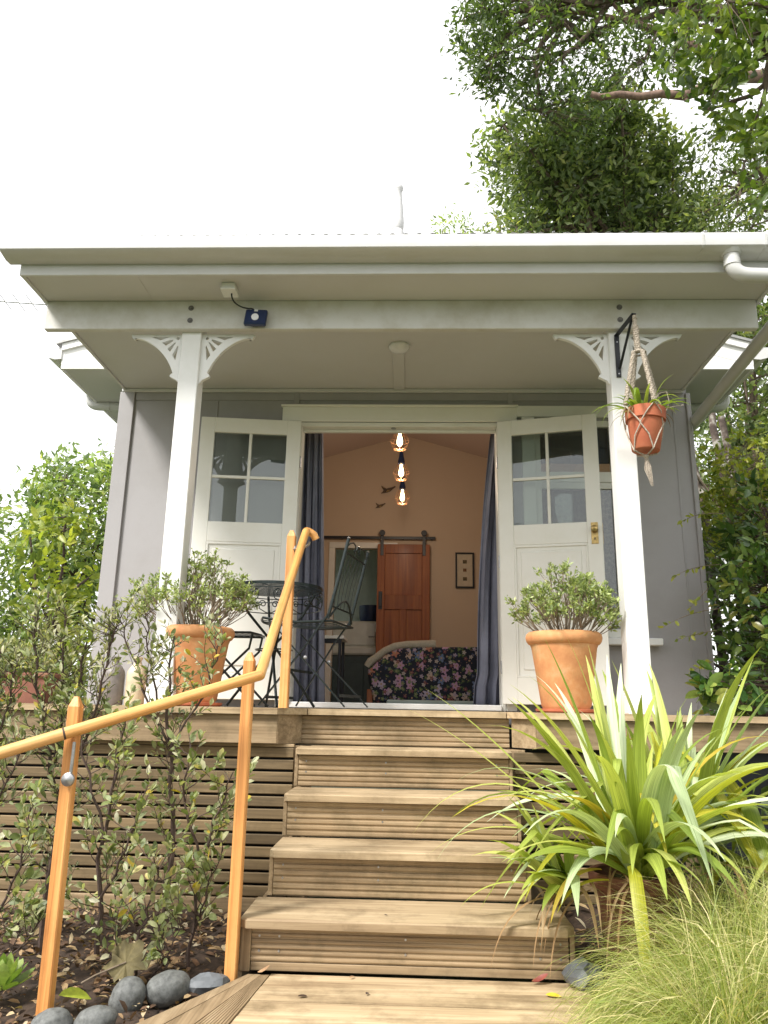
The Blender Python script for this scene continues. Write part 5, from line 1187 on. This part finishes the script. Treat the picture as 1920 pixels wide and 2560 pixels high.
for pts, r in (([(3.25, 8.1, -.1), (3.20, 8.1, 1.4), (3.10, 8.0, 2.6), (3.12, 8, 3.2), (3.0, 8, 3.7), (2.85, 8, 4.1), (2.8, 8, 4.8)], .052),
               ([(3.55, 8.2, -.1), (3.50, 8.2, 1.6), (3.42, 8.1, 2.7), (3.40, 8.1, 3.4), (3.28, 8, 4.0), (3.3, 8, 4.6), (3.45, 8, 5.4)], .060),
               ([(3.85, 8.6, -.1), (3.8, 8.5, 1.6), (3.72, 8.5, 2.8), (3.66, 8.5, 3.6), (3.55, 8.4, 4.3)], .058)):
    m = MB(); m.tube(pts, [r*(1-.09*i) for i in range(len(pts))], 12); m.build('trunk', mb_, st2, pts[0], smooth=True)
m = MB(); m.tube([(3.30, 7.6, 2.75), (3.55, 7.5, 3.05), (3.75, 7.4, 3.35), (4.1, 7.3, 3.5)], [.03, .026, .02, .014], 8); m.tube([(3.1, 8, 3.1), (2.95, 8, 3.5), (2.80, 8, 3.75)], .018, 6); m.tube([(3.42, 8.1, 2.9), (3.15, 8, 3.3), (3.0, 7.9, 3.45)], .016, 6); m.build('side_limb', M['twig'], st2, (3.4, 7.8, 2.7), smooth=True)

tree('shade_bush', 'dark leafy bush filling the gap beside the right wall', 'bush', (3.1, 7.6, -.1), .05, [((3.0, 7.4, 1.6), (.55, .5, 1.1), 1), ((3.6, 7.8, 2.4), (.7, .5, .8), .7), ((2.9, 6.6, .6), (.7, .6, .7), .5)], 480, 11, .11, .05, 'leaf_dark', 85, 14, .11, None, 'darktwig')
tree('undergrowth_bush', 'dark undergrowth below the right end of the deck', 'bush', (1.7, 3.95, -.05), .02, [((1.75, 3.95, .30), (.75, .14, .40), 1)], 110, 9, .07, .035, 'leaf_dark', 86, 8, .06, None, 'darktwig', .003)
tree('garden_tree', 'round leafy tree in the garden facing the porch, mirrored in the door glass', 'tree', (-4.5, -7.5, -.1), .14, [((-4.5, -7.5, 3.0), (2.2, 1.4, 2.2), 1), ((-4.2, -7.3, 1.0), (2.8, 1.2, 1.2), .7)], 700, 11, .20, .09, 'leaf_dark', 81, 14, .18)
tree('garden_tree', 'leafy tree in the garden behind the viewpoint', 'tree', (1.5, -9, -.1), .14, [((1.5, -9, 3.2), (2.6, 1.4, 2.3), 1), ((1.5, -8.6, 1.0), (3.2, 1.2, 1.2), .7)], 700, 11, .20, .09, 'leaf_dark', 82, 14, .18)
tree('garden_tree', 'spreading tree shading the porch from the right side of the garden', 'tree', (6.2, 1.5, -.1), .18, [((6.0, 1.5, 4.0), (1.9, 2.6, 2.4), 1.2), ((5.4, 4.6, 3.8), (1.2, 1.3, 2.2), .9)], 1300, 11, .17, .08, 'leaf_dark', 83, 18, .16)
# climber / glossy shrub at the right corner of the cottage
random.seed(33); np.random.seed(33)
cl = thing('glossy_shrub', 'glossy broad-leaved shrub with a few cream flowers crowding the right corner', 'shrub', (2.35, 5.0, -.05))
CB = [((2.36, 4.95, 1.65), (.40, .35, .45), 3), ((2.32, 4.9, 1.05), (.48, .4, .40), 2.2), ((2.62, 5.3, 2.2), (.45, .4, .5), 2.4), ((1.78, 4.55, 1.12), (.12, .12, .10), .35), ((2.2, 4.7, .5), (.55, .4, .4), 1.2)]
ww = np.array([b[2] for b in CB]); ww = ww/ww.sum()
P = np.concatenate([blob(b[0], b[1], int(430*w_)) for b, w_ in zip(CB, ww)]); m = MB()
hub = [(2.30, 5.0, -.05), (2.34, 5.0, .5), (2.4, 5.05, 1.1), (2.45, 5.1, 1.7), (2.6, 5.25, 2.3)]
m.tube(hub, [.03, .026, .02, .016, .01], 8); HB = np.array([tuple(Vector(hub[i]).lerp(Vector(hub[i+1]), f)) for i in range(4) for f in (0, .33, .66)])
dirs = []
for q in P:
    d = np.linalg.norm(HB-q, axis=1); j = int(d.argmin()); dirs.append(q-HB[j]+np.array([-.1, -.35, .1])*d[j]); m.tube([HB[j], (HB[j]+q)/2+np.random.normal(size=3)*.03, q], [.006, .004, .002], 4, cap=False)
m.build('branches', M['darktwig'], cl, hub[0], smooth=True, fix=False); dirs = nrm(np.array(dirs))
near = np.argsort(P[:, 1]+.5*np.abs(P[:, 2]-1.4))
pro = [leaf_proto('glossy_leaf', .092*k, .046*k, M['leaf_gloss'], c) for k, c in ((1, .15), (.85, .3), (1.15, .08))]
C, D, Nn, L = clusters(P[near[:50]], dirs[near[:50]], 6, .022, 1.0, .55, .85); leaf_objects('leaf', cl, pro, C, D, Nn, L*1.0)
C, D, Nn, L = clusters(P[near[50:]], dirs[near[50:]], 8, .028, .085, .55, .85); leaf_mesh('foliage', C, D, Nn, L, L*.5, np.random.uniform(0, 1, len(C)), M['leaf_gloss_s'], cl, T8, 'stuff')
for (fx, fy, fz) in ((2.20, 4.72, 1.72), (2.48, 4.8, 1.86)):
    m = MB()
    for k in range(22):
        a = rnd(0, 6.28); e = rnd(-.2, 1.4); d = Vector((math.cos(a)*math.cos(e), math.sin(a)*math.cos(e), math.sin(e)))*rnd(.016, .028); c = Vector((fx, fy, fz)); m.lathe([(0, -.007), (.007, 0), (0, .007)], c+d, 5)
    m.build('flower_head', M['matting'], cl)
# small-leaved tangle above it, and loose sprigs drifting across the wall
random.seed(35); np.random.seed(35)
tg2 = thing('tangled_creeper', 'yellow-green small-leaved creeper with loose tendrils across the right wall', 'creeper', (2.5, 5.6, 0))
P = np.concatenate([blob((2.72, 5.9, 2.45), (.50, .4, .45), 210), blob((2.85, 6.0, 2.9), (.5, .4, .3), 90)])
m = MB(); dirs = []
for q in P: b0 = np.array((2.75+rnd(-.3, .3), 5.95, q[2]-rnd(.1, .3))); dirs.append(q-b0); m.tube([b0, (b0+q)/2+np.random.normal(size=3)*.02, q], [.004, .003, .0015], 4, cap=False)
sprigs = [((2.12, 5.2, 1.95), (1.85, 5.15, 1.93), (1.73, 5.1, 1.83)), ((2.10, 5.1, 2.28), (1.92, 5.1, 2.30), (1.79, 5.1, 2.20)), ((1.98, 5.0, 1.62), (1.78, 5.0, 1.60), (1.62, 5.0, 1.50)), ((1.95, 5.0, 1.48), (1.82, 5.0, 1.46), (1.70, 5.0, 1.42)), ((1.98, 5.1, 1.30), (1.9, 5.1, 1.28), (1.8, 5.1, 1.22)), ((1.92, 5.0, 1.75), (1.85, 5.0, 1.68), (1.77, 5.0, 1.60))]
SC = []; SD = []
for s in sprigs:
    pp = arc_path(*s, n=14); m.tube(pp, [.0025]*10+[.0012]*5, 4, cap=False)
    for k in range(3, 15):
        if rnd(0, 1) < .8: SC.append(tuple(pp[k])); SD.append((rnd(-1, .3), rnd(-.6, .4), rnd(-.9, .4)))
m.tube([(3.0, 6.2, -.05), (2.8, 6.0, 1.5), (2.75, 5.95, 2.6)], [.03, .02, .01], 7)
m.build('stems', M['twig'], tg2, (2.5, 5.6, 0), smooth=True, fix=False)
C, D, Nn, L = clusters(P, nrm(np.array(dirs)), 8, .035, .060, .5, .9)
SC = np.array(SC); SD = nrm(np.array(SD)); C = np.concatenate([C, SC]); D = np.concatenate([D, SD]); Nn = np.concatenate([Nn, rvec(len(SC))]); L = np.concatenate([L, np.full(len(SC), .045)])
leaf_mesh('foliage', C, D, Nn, L, L*.52, np.clip(np.random.normal(.55, .25, len(C)), 0, 1), M['leaf_yel'], tg2, T8, 'stuff')

# ================================================================ LEFT SHRUBS
def shrub(name, label, base, stems, nobj, seed, leafL=.040, group='slender shrubs in the left garden bed', extra=0, mat2='leaf_shrub_far', narrow=.45, dens=1.0):
    """stems: polylines; twigs with paired leaves all along"""
    random.seed(seed); np.random.seed(seed)
    t = thing(name, label, 'shrub', base, group); m = MB(); C = []; D = []
    def leafrow(pp, dens):
        for a, b_ in zip(pp, pp[1:]):
            L = (b_-a).length; k = max(1, int(L*dens))
            for i in range(k):
                p = a.lerp(b_, (i+rnd(0, 1))/k); d = (b_-a).normalized(); s = Vector((rnd(-1, 1), rnd(-1, 1), rnd(-1, 1))); s = (s-d*s.dot(d)).normalized()
                C.append(tuple(p+s*.003)); D.append(tuple(d*.7+s*rnd(.6, 1.1)+Vector((0, 0, .15))))
    for pl, r in stems:
        P0 = [Vector(p) for p in pl]; pp = []
        for a, b_ in zip(P0, P0[1:]):
            for k in range(4): pp.append(a.lerp(b_, k/4)+Vector((rnd(-1, 1), rnd(-1, 1), 0))*.012)
        pp.append(P0[-1]); n = len(pp); m.tube(pp, [r*(1-.75*i/n) for i in range(n)], 6)
        tot = sum((b_-a).length for a, b_ in zip(pp, pp[1:])); nt_ = int(tot*34*dens)
        for i in range(nt_):
            f = .12+.86*(i+rnd(0, 1))/nt_; k = min(int(f*(n-1)), n-2); s = pp[k].lerp(pp[k+1], f*(n-1)-k)
            d = Vector((rnd(-1, 1), rnd(-1, .8), rnd(.1, 1.1))).normalized(); Lq = rnd(.07, .22)*(1.15-.45*f); q = [s]
            for j in range(4): d = (d+Vector((rnd(-.3, .3), rnd(-.3, .3), rnd(-.05, .25)))).normalized(); q.append(q[-1]+d*Lq/4)
            m.tube(q, [.0022, .002, .0017, .0013, .001], 4, cap=False); leafrow(q[1:], 74)
            tipd = (q[-1]-q[-2]).normalized()
            for j in range(3): C.append(tuple(q[-1])); D.append(tuple(tipd+Vector((rnd(-.6, .6), rnd(-.6, .6), rnd(-.3, .4)))))
    m.build('stems', M['darktwig'], t, base, smooth=True, fix=False)
    C = np.array(C); D = nrm(np.array(D)); Nn = nrm(np.array([[0, -.3, 1.]])+rvec(len(C))*.8); S = np.random.uniform(.5, 1.2, len(C))
    idx = np.random.permutation(len(C)); a = idx[:nobj]; b_ = idx[nobj:]
    pr_ = [leaf_proto('shrub_leaf', leafL, leafL*narrow, M['leaf_shrub'], c) for c in (.1, .25, -.05)]
    leaf_objects('leaf', t, pr_, C[a], D[a], Nn[a], S[a])
    if len(b_): leaf_mesh('small_leaves', C[b_], D[b_], Nn[b_], S[b_]*leafL, S[b_]*leafL*narrow, np.random.uniform(0, 1, len(b_)), M[mat2], t, T8, 'stuff')
    return t
shrub('leafy_shrub', 'slender dark-stemmed shrub in front of the left terracotta pot', (-1.02, 3.42, -.05),
      [([(-1.02, 3.42, -.05), (-1.0, 3.40, .35), (-1.03, 3.40, .72), (-1.06, 3.36, .98), (-1.045, 3.34, 1.25)], .013), ([(-1.05, 3.38, .80), (-1.17, 3.36, 1.02), (-1.25, 3.34, 1.22), (-1.30, 3.33, 1.34)], .006), ([(-1.04, 3.38, .74), (-.93, 3.36, .95), (-.85, 3.34, 1.15), (-.82, 3.33, 1.27)], .006), ([(-1.10, 3.37, .95), (-1.16, 3.35, 1.2), (-1.18, 3.33, 1.36)], .005)], 280, 41, .036)
shrub('leafy_shrub', 'shrub with rounded leaves in front of the slats, touching the middle post', (-.83, 3.30, -.05),
      [([(-.88, 3.35, -.05), (-.86, 3.32, .22), (-.80, 3.28, .50), (-.72, 3.22, .70)], .008), ([(-.84, 3.3, .35), (-.93, 3.25, .62), (-.90, 3.22, .80)], .006), ([(-.86, 3.32, .1), (-.80, 3.25, .25), (-.74, 3.2, .42)], .005)], 280, 42, .046, narrow=.5)
shrub('leafy_shrub', 'tall leafy shrub between the left and middle handrail posts', (-1.22, 3.30, -.05),
      [([(-1.22, 3.30, -.05), (-1.25, 3.28, .35), (-1.22, 3.27, .70), (-1.20, 3.26, .92)], .011), ([(-1.23, 3.28, .2), (-1.12, 3.22, .40), (-1.08, 3.2, .62)], .006), ([(-1.25, 3.28, .45), (-1.36, 3.25, .75), (-1.40, 3.22, .98)], .006)], 280, 43, .042)
shrub('leafy_shrub', 'low shrub with bright small leaves at the foot of the slats', (-1.02, 3.12, -.05),
      [([(-1.02, 3.12, -.05), (-1.00, 3.10, .14), (-.96, 3.08, .30), (-.90, 3.05, .42)], .006), ([(-1.04, 3.14, -.05), (-1.10, 3.10, .12), (-1.12, 3.08, .30)], .005), ([(-.98, 3.13, -.04), (-.88, 3.10, .08), (-.84, 3.1, .22)], .004)], 200, 44, .040, narrow=.5)
shrub('leafy_shrub', 'dense silvery shrub standing behind the left handrail post', (-1.52, 3.45, -.05),
      [([(-1.52, 3.45, -.05), (-1.50, 3.42, .40), (-1.48, 3.40, .85), (-1.44, 3.36, 1.22)], .013), ([(-1.50, 3.42, .5), (-1.60, 3.38, .85), (-1.66, 3.34, 1.2), (-1.68, 3.33, 1.33)], .009), ([(-1.50, 3.42, .6), (-1.38, 3.38, .9), (-1.32, 3.34, 1.20), (-1.30, 3.3, 1.32)], .008), ([(-1.55, 3.42, .7), (-1.52, 3.36, 1.05), (-1.53, 3.3, 1.36)], .007)], 290, 45, .040, narrow=.34, dens=1.9)
shrub('leafy_shrub', 'dense silvery shrub at the left edge of the photo', (-1.88, 3.40, -.05),
      [([(-1.88, 3.40, -.05), (-1.86, 3.38, .4), (-1.82, 3.35, .85), (-1.80, 3.32, 1.18)], .013), ([(-1.86, 3.38, .5), (-1.75, 3.34, .9), (-1.70, 3.3, 1.15)], .008), ([(-1.86, 3.38, .3), (-1.72, 3.32, .55), (-1.62, 3.26, .8)], .007), ([(-1.87, 3.38, .6), (-1.95, 3.35, .95), (-1.94, 3.3, 1.2)], .007)], 290, 46, .040, narrow=.36, dens=1.7)
shrub('leafy_shrub', 'small leafy shrub left of the left handrail post', (-1.55, 3.05, -.05),
      [([(-1.55, 3.05, -.05), (-1.50, 3.02, .2), (-1.44, 3.0, .42), (-1.42, 2.98, .58)], .007), ([(-1.52, 3.03, .05), (-1.60, 3.0, .25), (-1.62, 2.98, .48)], .005), ([(-1.54, 3.04, .0), (-1.38, 3.0, .12), (-1.33, 2.98, .22)], .004)], 220, 47, .044, narrow=.5)

# ================================================================ FLAX CLUMPS, GRASS
fp = thing('terracotta_pot', 'large brown terracotta pot under the strappy flax clump', 'plant pot', (.86, 3.22, -.03))
m = MB(); m.lathe([(0, 0), (.10, 0), (.105, .01), (.150, .33), (.145, .34), (.13, .30), (0, .30)], (.86, 3.24, -.02), 36); m.build('pot_body', M['terra3'], fp, smooth=True)
m = MB(); m.lathe([(.150, .325), (.166, .33), (.170, .38), (.160, .385), (.148, .38), (.146, .325)], (.86, 3.24, -.02), 36); m.build('rim', M['terra3'], fp, smooth=True)
m = MB(); m.lathe([(0, .35), (.146, .345)], (.86, 3.24, -.02), 20); m.build('potting_soil', M['soil'], fp)
def flax(c, n, Lr, label, seed, az=None, el=(.35, 1.45), mats=('flax_green', 'flax_silver', 'flax_green', 'flax_green', 'flax_yellow', 'flax_silver'), Wd=(.046, .068), yb=0, droop=(.7, 2.6)):
    random.seed(seed); t = thing('flax_plant', label, 'strappy plant', c, 'flax clumps beside the steps')
    for i in range(n):
        a = rnd(0, 2*math.pi) if az is None else R(rnd(*az)); e = rnd(*el)**1.0; L = rnd(*Lr)
        d = Vector((math.cos(a)*math.cos(e), math.sin(a)*math.cos(e), math.sin(e)))
        kk = (rnd(.4, .72), rnd(.7, 1.6)) if rnd(0, 1) < .13 else None
        if kk and L > .8: L *= .85
        blade_obj('leaf', t, (c[0]+.05*math.cos(a)*rnd(0, 1), c[1]+.05*math.sin(a)*rnd(0, 1), c[2]+rnd(-.03, .05)), d, L, rnd(*Wd)*(.75+.3*L), rnd(*droop)*(1.25-e*.5), M[mats[int(rnd(0, len(mats)))]], rnd(.12, .30), 12, kk, rnd(-.5, .5))
    return t
fA = flax((.87, 3.18, .38), 98, (.45, .92), 'biggest flax clump with broad pale green blades beside the steps', 51, el=(.45, 1.5))
fB = flax((.61, 3.14, .32), 26, (.22, .42), 'small flax fan leaning over the steps on the left of the clump', 52, az=(95, 265), el=(.35, 1.35), droop=(.4, 1.5), mats=('flax_green', 'flax_silver', 'flax_green'))
fC = flax((1.12, 3.40, .42), 74, (.45, .88), 'flax clump at the back right with upright blades', 53, az=(-60, 190), el=(.6, 1.5))
fD = flax((1.34, 3.12, .36), 40, (.45, .85), 'flax clump at the right edge with arching yellow-green blades', 54, az=(-80, 120), el=(.3, 1.2), mats=('flax_green', 'flax_yellow', 'flax_green'))
# the blades that reach out singly: long arching ones over the steps, bent-down ones in front
def one(t, base, a, e, L, W, dr, mat, kink=None, tw=0.0, fold=.2): blade_obj('leaf', t, base, (math.cos(R(a))*math.cos(e), math.sin(R(a))*math.cos(e), math.sin(e)), L, W, dr, M[mat], fold, 16, kink, tw)
one(fA, (.78, 3.18, .45), 178, .82, .92, .034, 2.1, 'flax_green'); one(fA, (.78, 3.16, .43), 186, .72, .80, .030, 2.0, 'flax_silver'); one(fA, (.76, 3.16, .40), 176, .52, .75, .026, 1.3, 'flax_green')
one(fA, (.74, 3.2, .42), 150, .80, 1.02, .026, .35, 'flax_green'); one(fA, (.72, 3.2, .42), 158, .72, .98, .022, .35, 'flax_green'); one(fB, (.56, 3.1, .30), 190, .45, .42, .022, 1.4, 'flax_green')
one(fA, (.80, 3.04, .42), 262, .10, .62, .046, 3.4, 'flax_yellow', (.18, 1.5)); one(fA, (.88, 3.05, .42), 285, 1.2, .80, .062, .8, 'flax_silver', (.52, 2.4)); one(fA, (.80, 3.08, .42), 250, 1.25, .55, .055, .6, 'flax_green', (.75, 1.6))
one(fA, (.70, 3.08, .40), 215, .2, .34, .036, 2.4, 'flax_yellow'); one(fA, (.72, 3.05, .37), 200, .15, .26, .030, 1.8, 'flax_yellow'); one(fD, (1.25, 2.95, .34), -20, .9, .66, .05, 1.8, 'flax_yellow', (.6, 1.6)); one(fD, (1.2, 3.0, .36), 15, .9, .80, .036, .9, 'flax_green'); one(fC, (1.1, 3.3, .42), 40, .95, 1.05, .036, .25, 'flax_green')
for (a, e, L) in ((95, 1.35, .95), (70, 1.25, .98), (110, 1.2, .9), (125, 1.05, .95), (55, 1.1, .95), (80, 1.45, .9)): one(fA, (.80, 3.16, .40), a, e, L*.92, .054, .75, 'flax_green' if a % 2 else 'flax_silver')
# dead leaves hanging below
random.seed(57)
for i in range(46):
    b_ = random.choice([(.84, 3.14, .40), (.60, 3.12, .34), (1.12, 3.2, .38)]); a = R(rnd(150, 330))
    blade_obj('dead_leaf', fA, (b_[0]+rnd(-.1, .1), b_[1]+rnd(-.03, .05), b_[2]+rnd(-.06, .02)), (math.cos(a), math.sin(a), rnd(-.2, .6)), rnd(.18, .42), rnd(.006, .02), rnd(3, 7), M['flax_dead'], .3, 9)
def tussock(c, n, Lr, label, seed, az=(0, 360), h0=0.0, dr=(1.6, 3.4)):
    np.random.seed(seed); t = thing('grass_tussock', label, 'grass tussock', c, 'grass tussocks along the boardwalk')
    a = np.radians(np.random.uniform(*az, n)); e = np.random.uniform(.45, 1.45, n); L = np.random.uniform(*Lr, n); seg = 7
    d = np.column_stack([np.cos(a)*np.cos(e), np.sin(a)*np.cos(e), np.sin(e)]); rad = np.random.uniform(0, .12, n)
    p = np.column_stack([c[0]+rad*np.cos(a+np.random.normal(size=n)), c[1]+rad*np.sin(a+np.random.normal(size=n)), np.full(n, c[2])]); side = nrm(np.column_stack([-np.sin(a), np.cos(a), np.random.normal(size=n)*.3])); side = nrm(side+rvec(n)*.35)
    drp = np.random.uniform(*dr, n); bend_ = np.random.normal(size=(n, 3))*.35; bend_[:, 2] = 0; V = []; w0 = np.random.uniform(.0009, .0021, n)*np.where(np.random.rand(n) < .08, 1.8, 1)
    for i in range(seg+1):
        t_ = i/seg; w_ = (w0*(1-.8*t_**2))[:, None]; V += [p-side*w_, p+side*w_]
        d = nrm(d+np.column_stack([np.zeros(n), np.zeros(n), -drp*(.3+1.3*t_)/seg])+bend_/seg); p = p+d*(L/seg)[:, None]; p[:, 2] = np.maximum(p[:, 2], .004+np.random.uniform(0, .05, n))
    V = np.stack(V, 1).reshape(-1, 3); k = 2*(seg+1); q = np.array([(2*i, 2*i+1, 2*i+3, 2*i+2) for i in range(seg)]); F = (q[None]+(np.arange(n)*k)[:, None, None]).reshape(-1)
    V = V-np.array(c); me = bpy.data.meshes.new('blades'); me.vertices.add(len(V)); me.vertices.foreach_set('co', V.astype(np.float32).reshape(-1)); me.loops.add(len(F)); me.loops.foreach_set('vertex_index', F.astype(np.int32))
    nf = len(F)//4; me.polygons.add(nf); me.polygons.foreach_set('loop_start', np.arange(0, 4*nf, 4, dtype=np.int32)); me.polygons.foreach_set('loop_total', np.full(nf, 4, np.int32))
    at = me.attributes.new('var', 'FLOAT', 'POINT'); at.data.foreach_set('value', np.repeat(np.random.uniform(0, 1, n).astype(np.float32), k)); me.update(calc_edges=True); me.materials.append(M['grass'])
    o = bpy.data.objects.new('blades', me); attach(o, t, c); o['kind'] = 'stuff'
tussock((1.08, 2.76, -.02), 4600, (.36, .66), 'large pale green tussock grass spilling over the boardwalk edge', 61)
tussock((1.42, 2.98, .04), 2600, (.38, .66), 'tussock grass at the right edge below the flax', 62)
tussock((.86, 2.30, .0), 3000, (.35, .62), 'dry yellow tussock grass in the bottom right corner', 63, dr=(2, 4))
tussock((1.22, 2.30, .0), 2600, (.45, .75), 'tussock grass cut off by the right bottom corner of the photo', 64)

tussock((.80, 2.62, .0), 1500, (.22, .40), 'smaller straw-coloured tussock creeping onto the boardwalk from the right', 65, (90, 290), dr=(2.5, 4.5))
# ================================================================ STONES, LITTER, SMALL THINGS
def stone(x, y, z, rx, ry, rz, label, seed, mat='stone', rot=0, name='river_stone', facet=0, group='stones edging the boardwalk'):
    random.seed(seed); bm = bmesh.new(); bmesh.ops.create_icosphere(bm, subdivisions=2 if facet else 4, radius=1)
    ph = [rnd(0, 6.28) for _ in range(6)]
    for v_ in bm.verts:
        p = v_.co; k = 1+.07*math.sin(2.1*p.x+ph[0])*math.cos(1.7*p.y+ph[1])+.06*math.sin(2.7*p.z+ph[2]+p.x)+(.45*mnoise.noise(p*1.3+Vector((seed, 4, 2)))+rnd(-.05, .05) if facet else 0)
        k += .05*mnoise.noise(p*1.9+Vector((seed*3, 0, 0)))+.012*mnoise.noise(p*7); v_.co = Vector((p.x*rx*k, p.y*ry*k, p.z*rz*k))*(1.0 if facet else 1.0)
    me = bpy.data.meshes.new(name); bm.to_mesh(me); bm.free(); me.polygons.foreach_set('use_smooth', [not facet]*len(me.polygons)); me.materials.append(M[mat])
    o = bpy.data.objects.new(name, me); o.location = (x, y, z); o.rotation_euler = (0, 0, rot); COL.objects.link(o); return setp(o, label=label, category='stone', group=group)
stone(-.960, 2.885, -.008, .062, .058, .056, 'round grey river stone between the largest oval stone and the two at the bottom edge', 1, rot=.3)
stone(-.845, 2.955, -.004, .082, .058, .058, 'largest oval grey river stone beside the boardwalk', 2, rot=.75)
stone(-.715, 3.010, .002, .068, .038, .038, 'angular blue-grey slate piece by the foot of the middle post', 3, 'slate', .35, 'slate_stone', 1)
stone(-1.110, 2.655, -.008, .062, .048, .042, 'grey river stone at the bottom left, cut off by the photo edge', 4, rot=.4)
stone(-.985, 2.680, -.008, .066, .046, .040, 'grey river stone in front of the round one at the bottom edge', 5, rot=.5)
stone(.625, 3.10, .045, .065, .05, .05, 'grey-green slate chunk on the boardwalk under the lowest step', 6, 'slate', .2, 'slate_stone', 1)
np.random.seed(71); n = 3800
C = np.column_stack([np.random.uniform(-2.6, -.66, n), np.random.uniform(2.2, 4.12, n), np.zeros(n)]); keep = (C[:, 0] < -.90+(C[:, 1]-2.66)*.5) | (C[:, 1] > 3.12); C = C[keep]; n = len(C)
C[:, 2] = [hL(x, y)+rnd(.006, .03) for x, y in C[:, :2]]; D = rvec(n); D[:, 2] *= .35; Nn = nrm(np.array([[0, 0, 1.]])+rvec(n)*.55); L = np.random.uniform(.012, .055, n)
lt = leaf_mesh('leaf_litter', C, D, Nn, L, L*.5, np.random.uniform(0, 1, n), M['litter'], None, T8, 'stuff'); lt['label'] = 'fallen brown leaves and bark chips covering the left garden bed'; lt['category'] = 'leaf litter'
n = 900; C = np.column_stack([np.random.uniform(.62, 2.4, n), np.random.uniform(2.3, 4.1, n), np.zeros(n)]); C[:, 2] = [hRt(x, y)+rnd(.01, .05) for x, y in C[:, :2]]; D = rvec(n); D[:, 2] *= .4; L = np.random.uniform(.02, .07, n)
lt = leaf_mesh('leaf_litter', C, D, nrm(np.array([[0, 0, 1.]])+rvec(n)*.6), L, L*.35, np.random.uniform(0, 1, n), M['litter'], None, T8, 'stuff'); lt['label'] = 'dead leaves lying under the flax on the right'; lt['category'] = 'leaf litter'
def fallen(x, y, z, L, W, mat, rot, label, curl=.3, tilt=.2, group=None):
    me = leaf_proto('fallen_leaf', L, W, mat, curl); o = bpy.data.objects.new('fallen_leaf', me); o.location = (x, y, z); o.rotation_euler = (tilt, 0, rot); COL.objects.link(o); setp(o, label=label, category='leaf', group=group)
M['redleaf'] = plain('red_brown_leaf', (.20, .045, .03), .5, 0, .3, 60); M['yleaf'] = plain('yellow_leaf', (.62, .46, .04), .5, 0, .2, 60); M['tleaf'] = plain('tan_leaf', (.36, .22, .12), .6, 0, .3, 60)
fallen(.44, 3.11, .012, .060, .022, M['redleaf'], .3, 'red-brown curled leaf at the foot of the lowest riser', -.5, .5)
fallen(.47, 2.99, .008, .055, .026, M['yleaf'], .0, 'bright yellow oval leaf on the boardwalk', .1)
fallen(-.56, 3.115, .012, .045, .020, M['tleaf'], .1, 'curled tan leaf below the left end of the lowest riser', -.6, .3)
fallen(-.22, 3.10, .008, .030, .010, M['tleaf'], 1.0, 'tiny pale leaf in the middle of the boardwalk edge', .1)
fallen(-.15, 2.94, .008, .022, .012, M['darktwig'], 1.2, 'dark seed-like leaf on the boardwalk', .1)
fallen(-.38, 2.90, .008, .035, .014, M['litter'], .4, 'small olive leaf on the boardwalk near the left', .1)
fallen(.12, 3.60, .576, .020, .008, M['tleaf'], .4, 'tiny tan leaf at the back of the third tread', .2)
fallen(-.10, 3.20, .195, .014, .008, M['darktwig'], .4, 'dark speck of leaf on the lowest tread', .2)
big = thing('dry_maple_leaf', 'large dry olive-brown lobed leaf behind the round stones', 'leaf', (-1.03, 3.05, 0))
m = MB(); rim_ = []
for k in range(26):
    a = 2*math.pi*k/26; r = .066*(1+.20*math.cos(5*a+.6)+.09*math.cos(7*a+1)+.05*math.cos(13*a)); rim_.append((-1.03+r*math.cos(a)*1.1, 3.05+r*math.sin(a)*.6, .055+.055*math.sin(a)+.012*math.sin(7*a)))
m.add([(-1.03, 3.05, .045)]+rim_, [(0, 1+k, 1+(k+1) % 26) for k in range(26)]); m.build('leaf_blade', plain('dry_olive_leaf', (.17, .14, .06), .7, 0, .35, 30), big, fix=False)
m = MB(); m.tube([(-1.03, 3.05, .05), (-1.12, 3.0, .02), (-1.16, 2.98, .0)], .003, 6); m.build('leaf_stalk', M['twig'], big)
fallen(-1.16, 2.80, .02, .105, .085, M['lime'], .5, 'broad lime-green leaf lying beside the left handrail post', .25, .1)
su = thing('succulent_rosette', 'green succulent rosette at the bottom left corner', 'succulent', (-1.40, 2.90, -.03)); random.seed(8)
pr2 = [leaf_proto('succulent_leaf', .085, .045, M['succ'], -.25)]
CC = []; DD = []
for ring, (n_, e) in enumerate(((8, .25), (8, .6), (6, .95), (4, 1.3))):
    for k in range(n_): a = 2*math.pi*k/n_+ring*.4; CC.append((-1.40+.015*math.cos(a), 2.90+.015*math.sin(a), .0+ring*.012)); DD.append((math.cos(a)*math.cos(e), math.sin(a)*math.cos(e), math.sin(e)))
leaf_objects('leaf', su, pr2, np.array(CC), np.array(DD), np.array([(0, 0, 1.)]*len(CC))+np.array(DD)*-.2, [1.15-.15*(i//8) for i in range(len(CC))])
